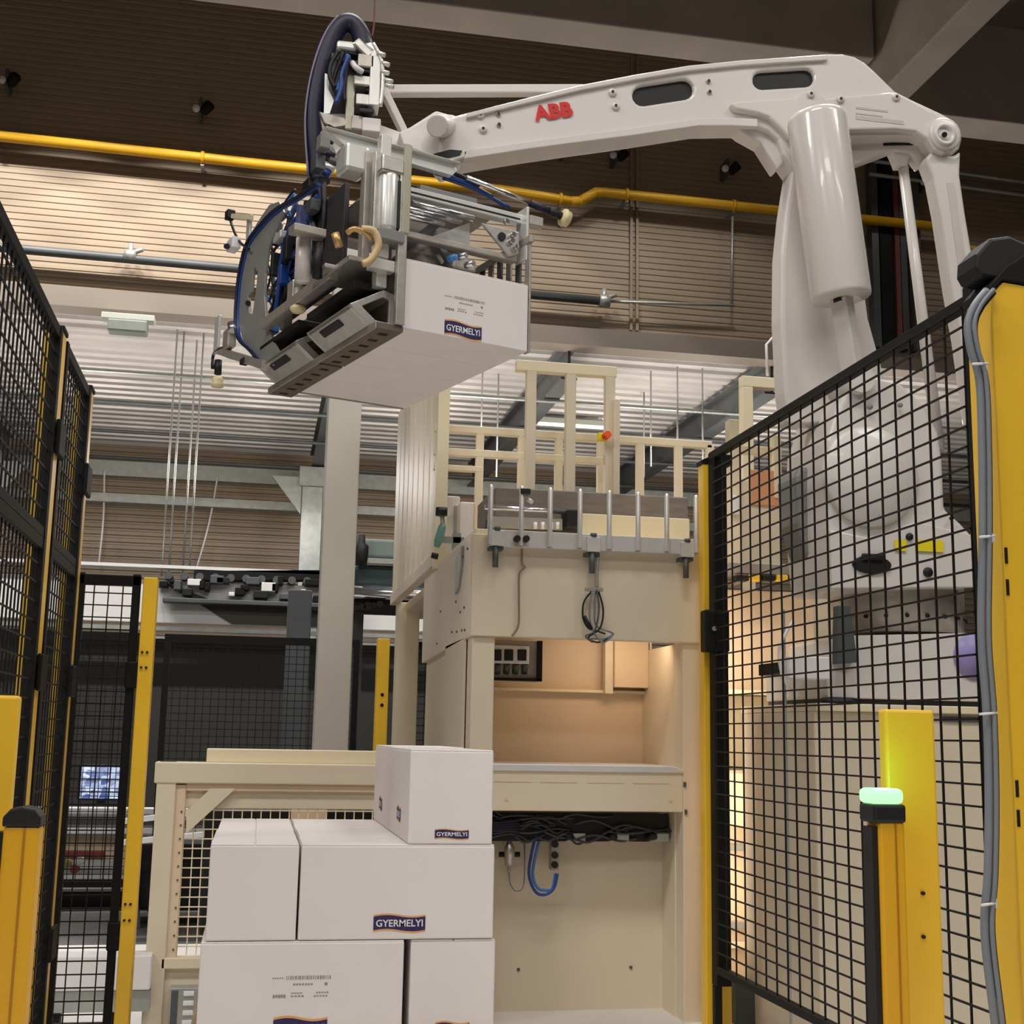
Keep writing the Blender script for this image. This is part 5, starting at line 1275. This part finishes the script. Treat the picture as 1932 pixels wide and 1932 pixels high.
for i, (x0, y0_, x1, y1_, mm) in enumerate(((676, 100, 706, 128, alu_dull), (668, 140, 706, 163, alu), (672, 175, 706, 200, alu), (700, 95, 716, 200, alu_lt), (684, 128, 706, 138, rubber), (690, 165, 706, 173, rubber), (678, 202, 706, 214, rubber), (684, 220, 718, 250, robot_w), (664, 216, 684, 245, alu_dull))):
    tbox('tower_block', x0, y0_, x1, y1_, 4.84 + .01 * (i % 3), .09, mm)
link('tower_bolt_strip', MB().tube([T(704, 82, 4.84), T(716, 105, 4.84), T(722, 130, 4.84), T(722, 165, 4.84), T(718, 200, 4.84)], .008, 7), alu_lt, gp)
for px, py in ((712, 100), (720, 118), (719, 134), (726, 150), (728, 160)): 
    q = T(px, py, 4.84); link('tower_bolt', MB().cyl(q, q + V((.03, -.01, -.012)), .010, 8), alu_lt, gp)
link('tower_fin', MB().prism([T(x, y, 4.87) for x, y in ((613, 138), (622, 142), (620, 168), (630, 190), (622, 214), (611, 214))], (0, .02, 0)), alu_lt, gp)
link('white_elbow', MB().tube([T(664, 118, 4.84), T(672, 128, 4.83), T(684, 136, 4.84)], .012, 8), white_pl, gp)
for k, pth in enumerate(([(655, 100), (650, 130), (640, 160), (632, 180)], [(648, 98), (636, 130), (628, 160), (640, 185)], [(660, 110), (652, 145), (648, 170), (650, 190)], [(640, 95), (625, 120), (622, 145), (632, 165)], [(658, 105), (645, 140), (644, 165), (634, 195)])):
    link('tower_hose', MB().tube([T(x, y, 4.87 - .012 * k) for x, y in pth], .009, 7), [blue_lt, rubber, navy_hose, rubber, blue_hose][k], gp)
link('tower_back', MB().prism([T(x, y, 4.95) for x, y in ((626, 100), (668, 96), (705, 120), (712, 250), (640, 262), (612, 215), (618, 150))], (0, .05, 0)), mat('gunmetal', (66, 62, 64), .5, .3, .08, 8), gp)
link('tower_base', MB().prism([T(x, y, 4.93) for x, y in ((604, 214), (660, 214), (760, 250), (800, 285), (720, 330), (640, 300), (610, 250))], (0, .12, 0)), robot_w, gp, .006)
link('tower_lug', MB().prism([T(x, y, 4.87) for x, y in ((602, 210), (650, 222), (656, 236), (630, 240), (612, 232))], (0, .03, 0)), alu_dull, gp, .003)
for px, py, mm in ((618, 240, rubber), (608, 262, rubber), (612, 285, navy_hose), (622, 300, steel_dk), (604, 320, blue_hose), (612, 310, alu_lt), (606, 268, alu_lt)):
    q = T(px, py, 4.82); link('hose_clamp', MB().cyl(q, q + V((.04, 0, -.02)), .014, 8), mm, gp)
link('cable_tail', MB().tube([T(702, 70, 4.97), T(706, 40, 4.97), T(709, -40, 4.97)], .004, 6), mat('dark_red_cable', (110, 52, 46), .5), gp)
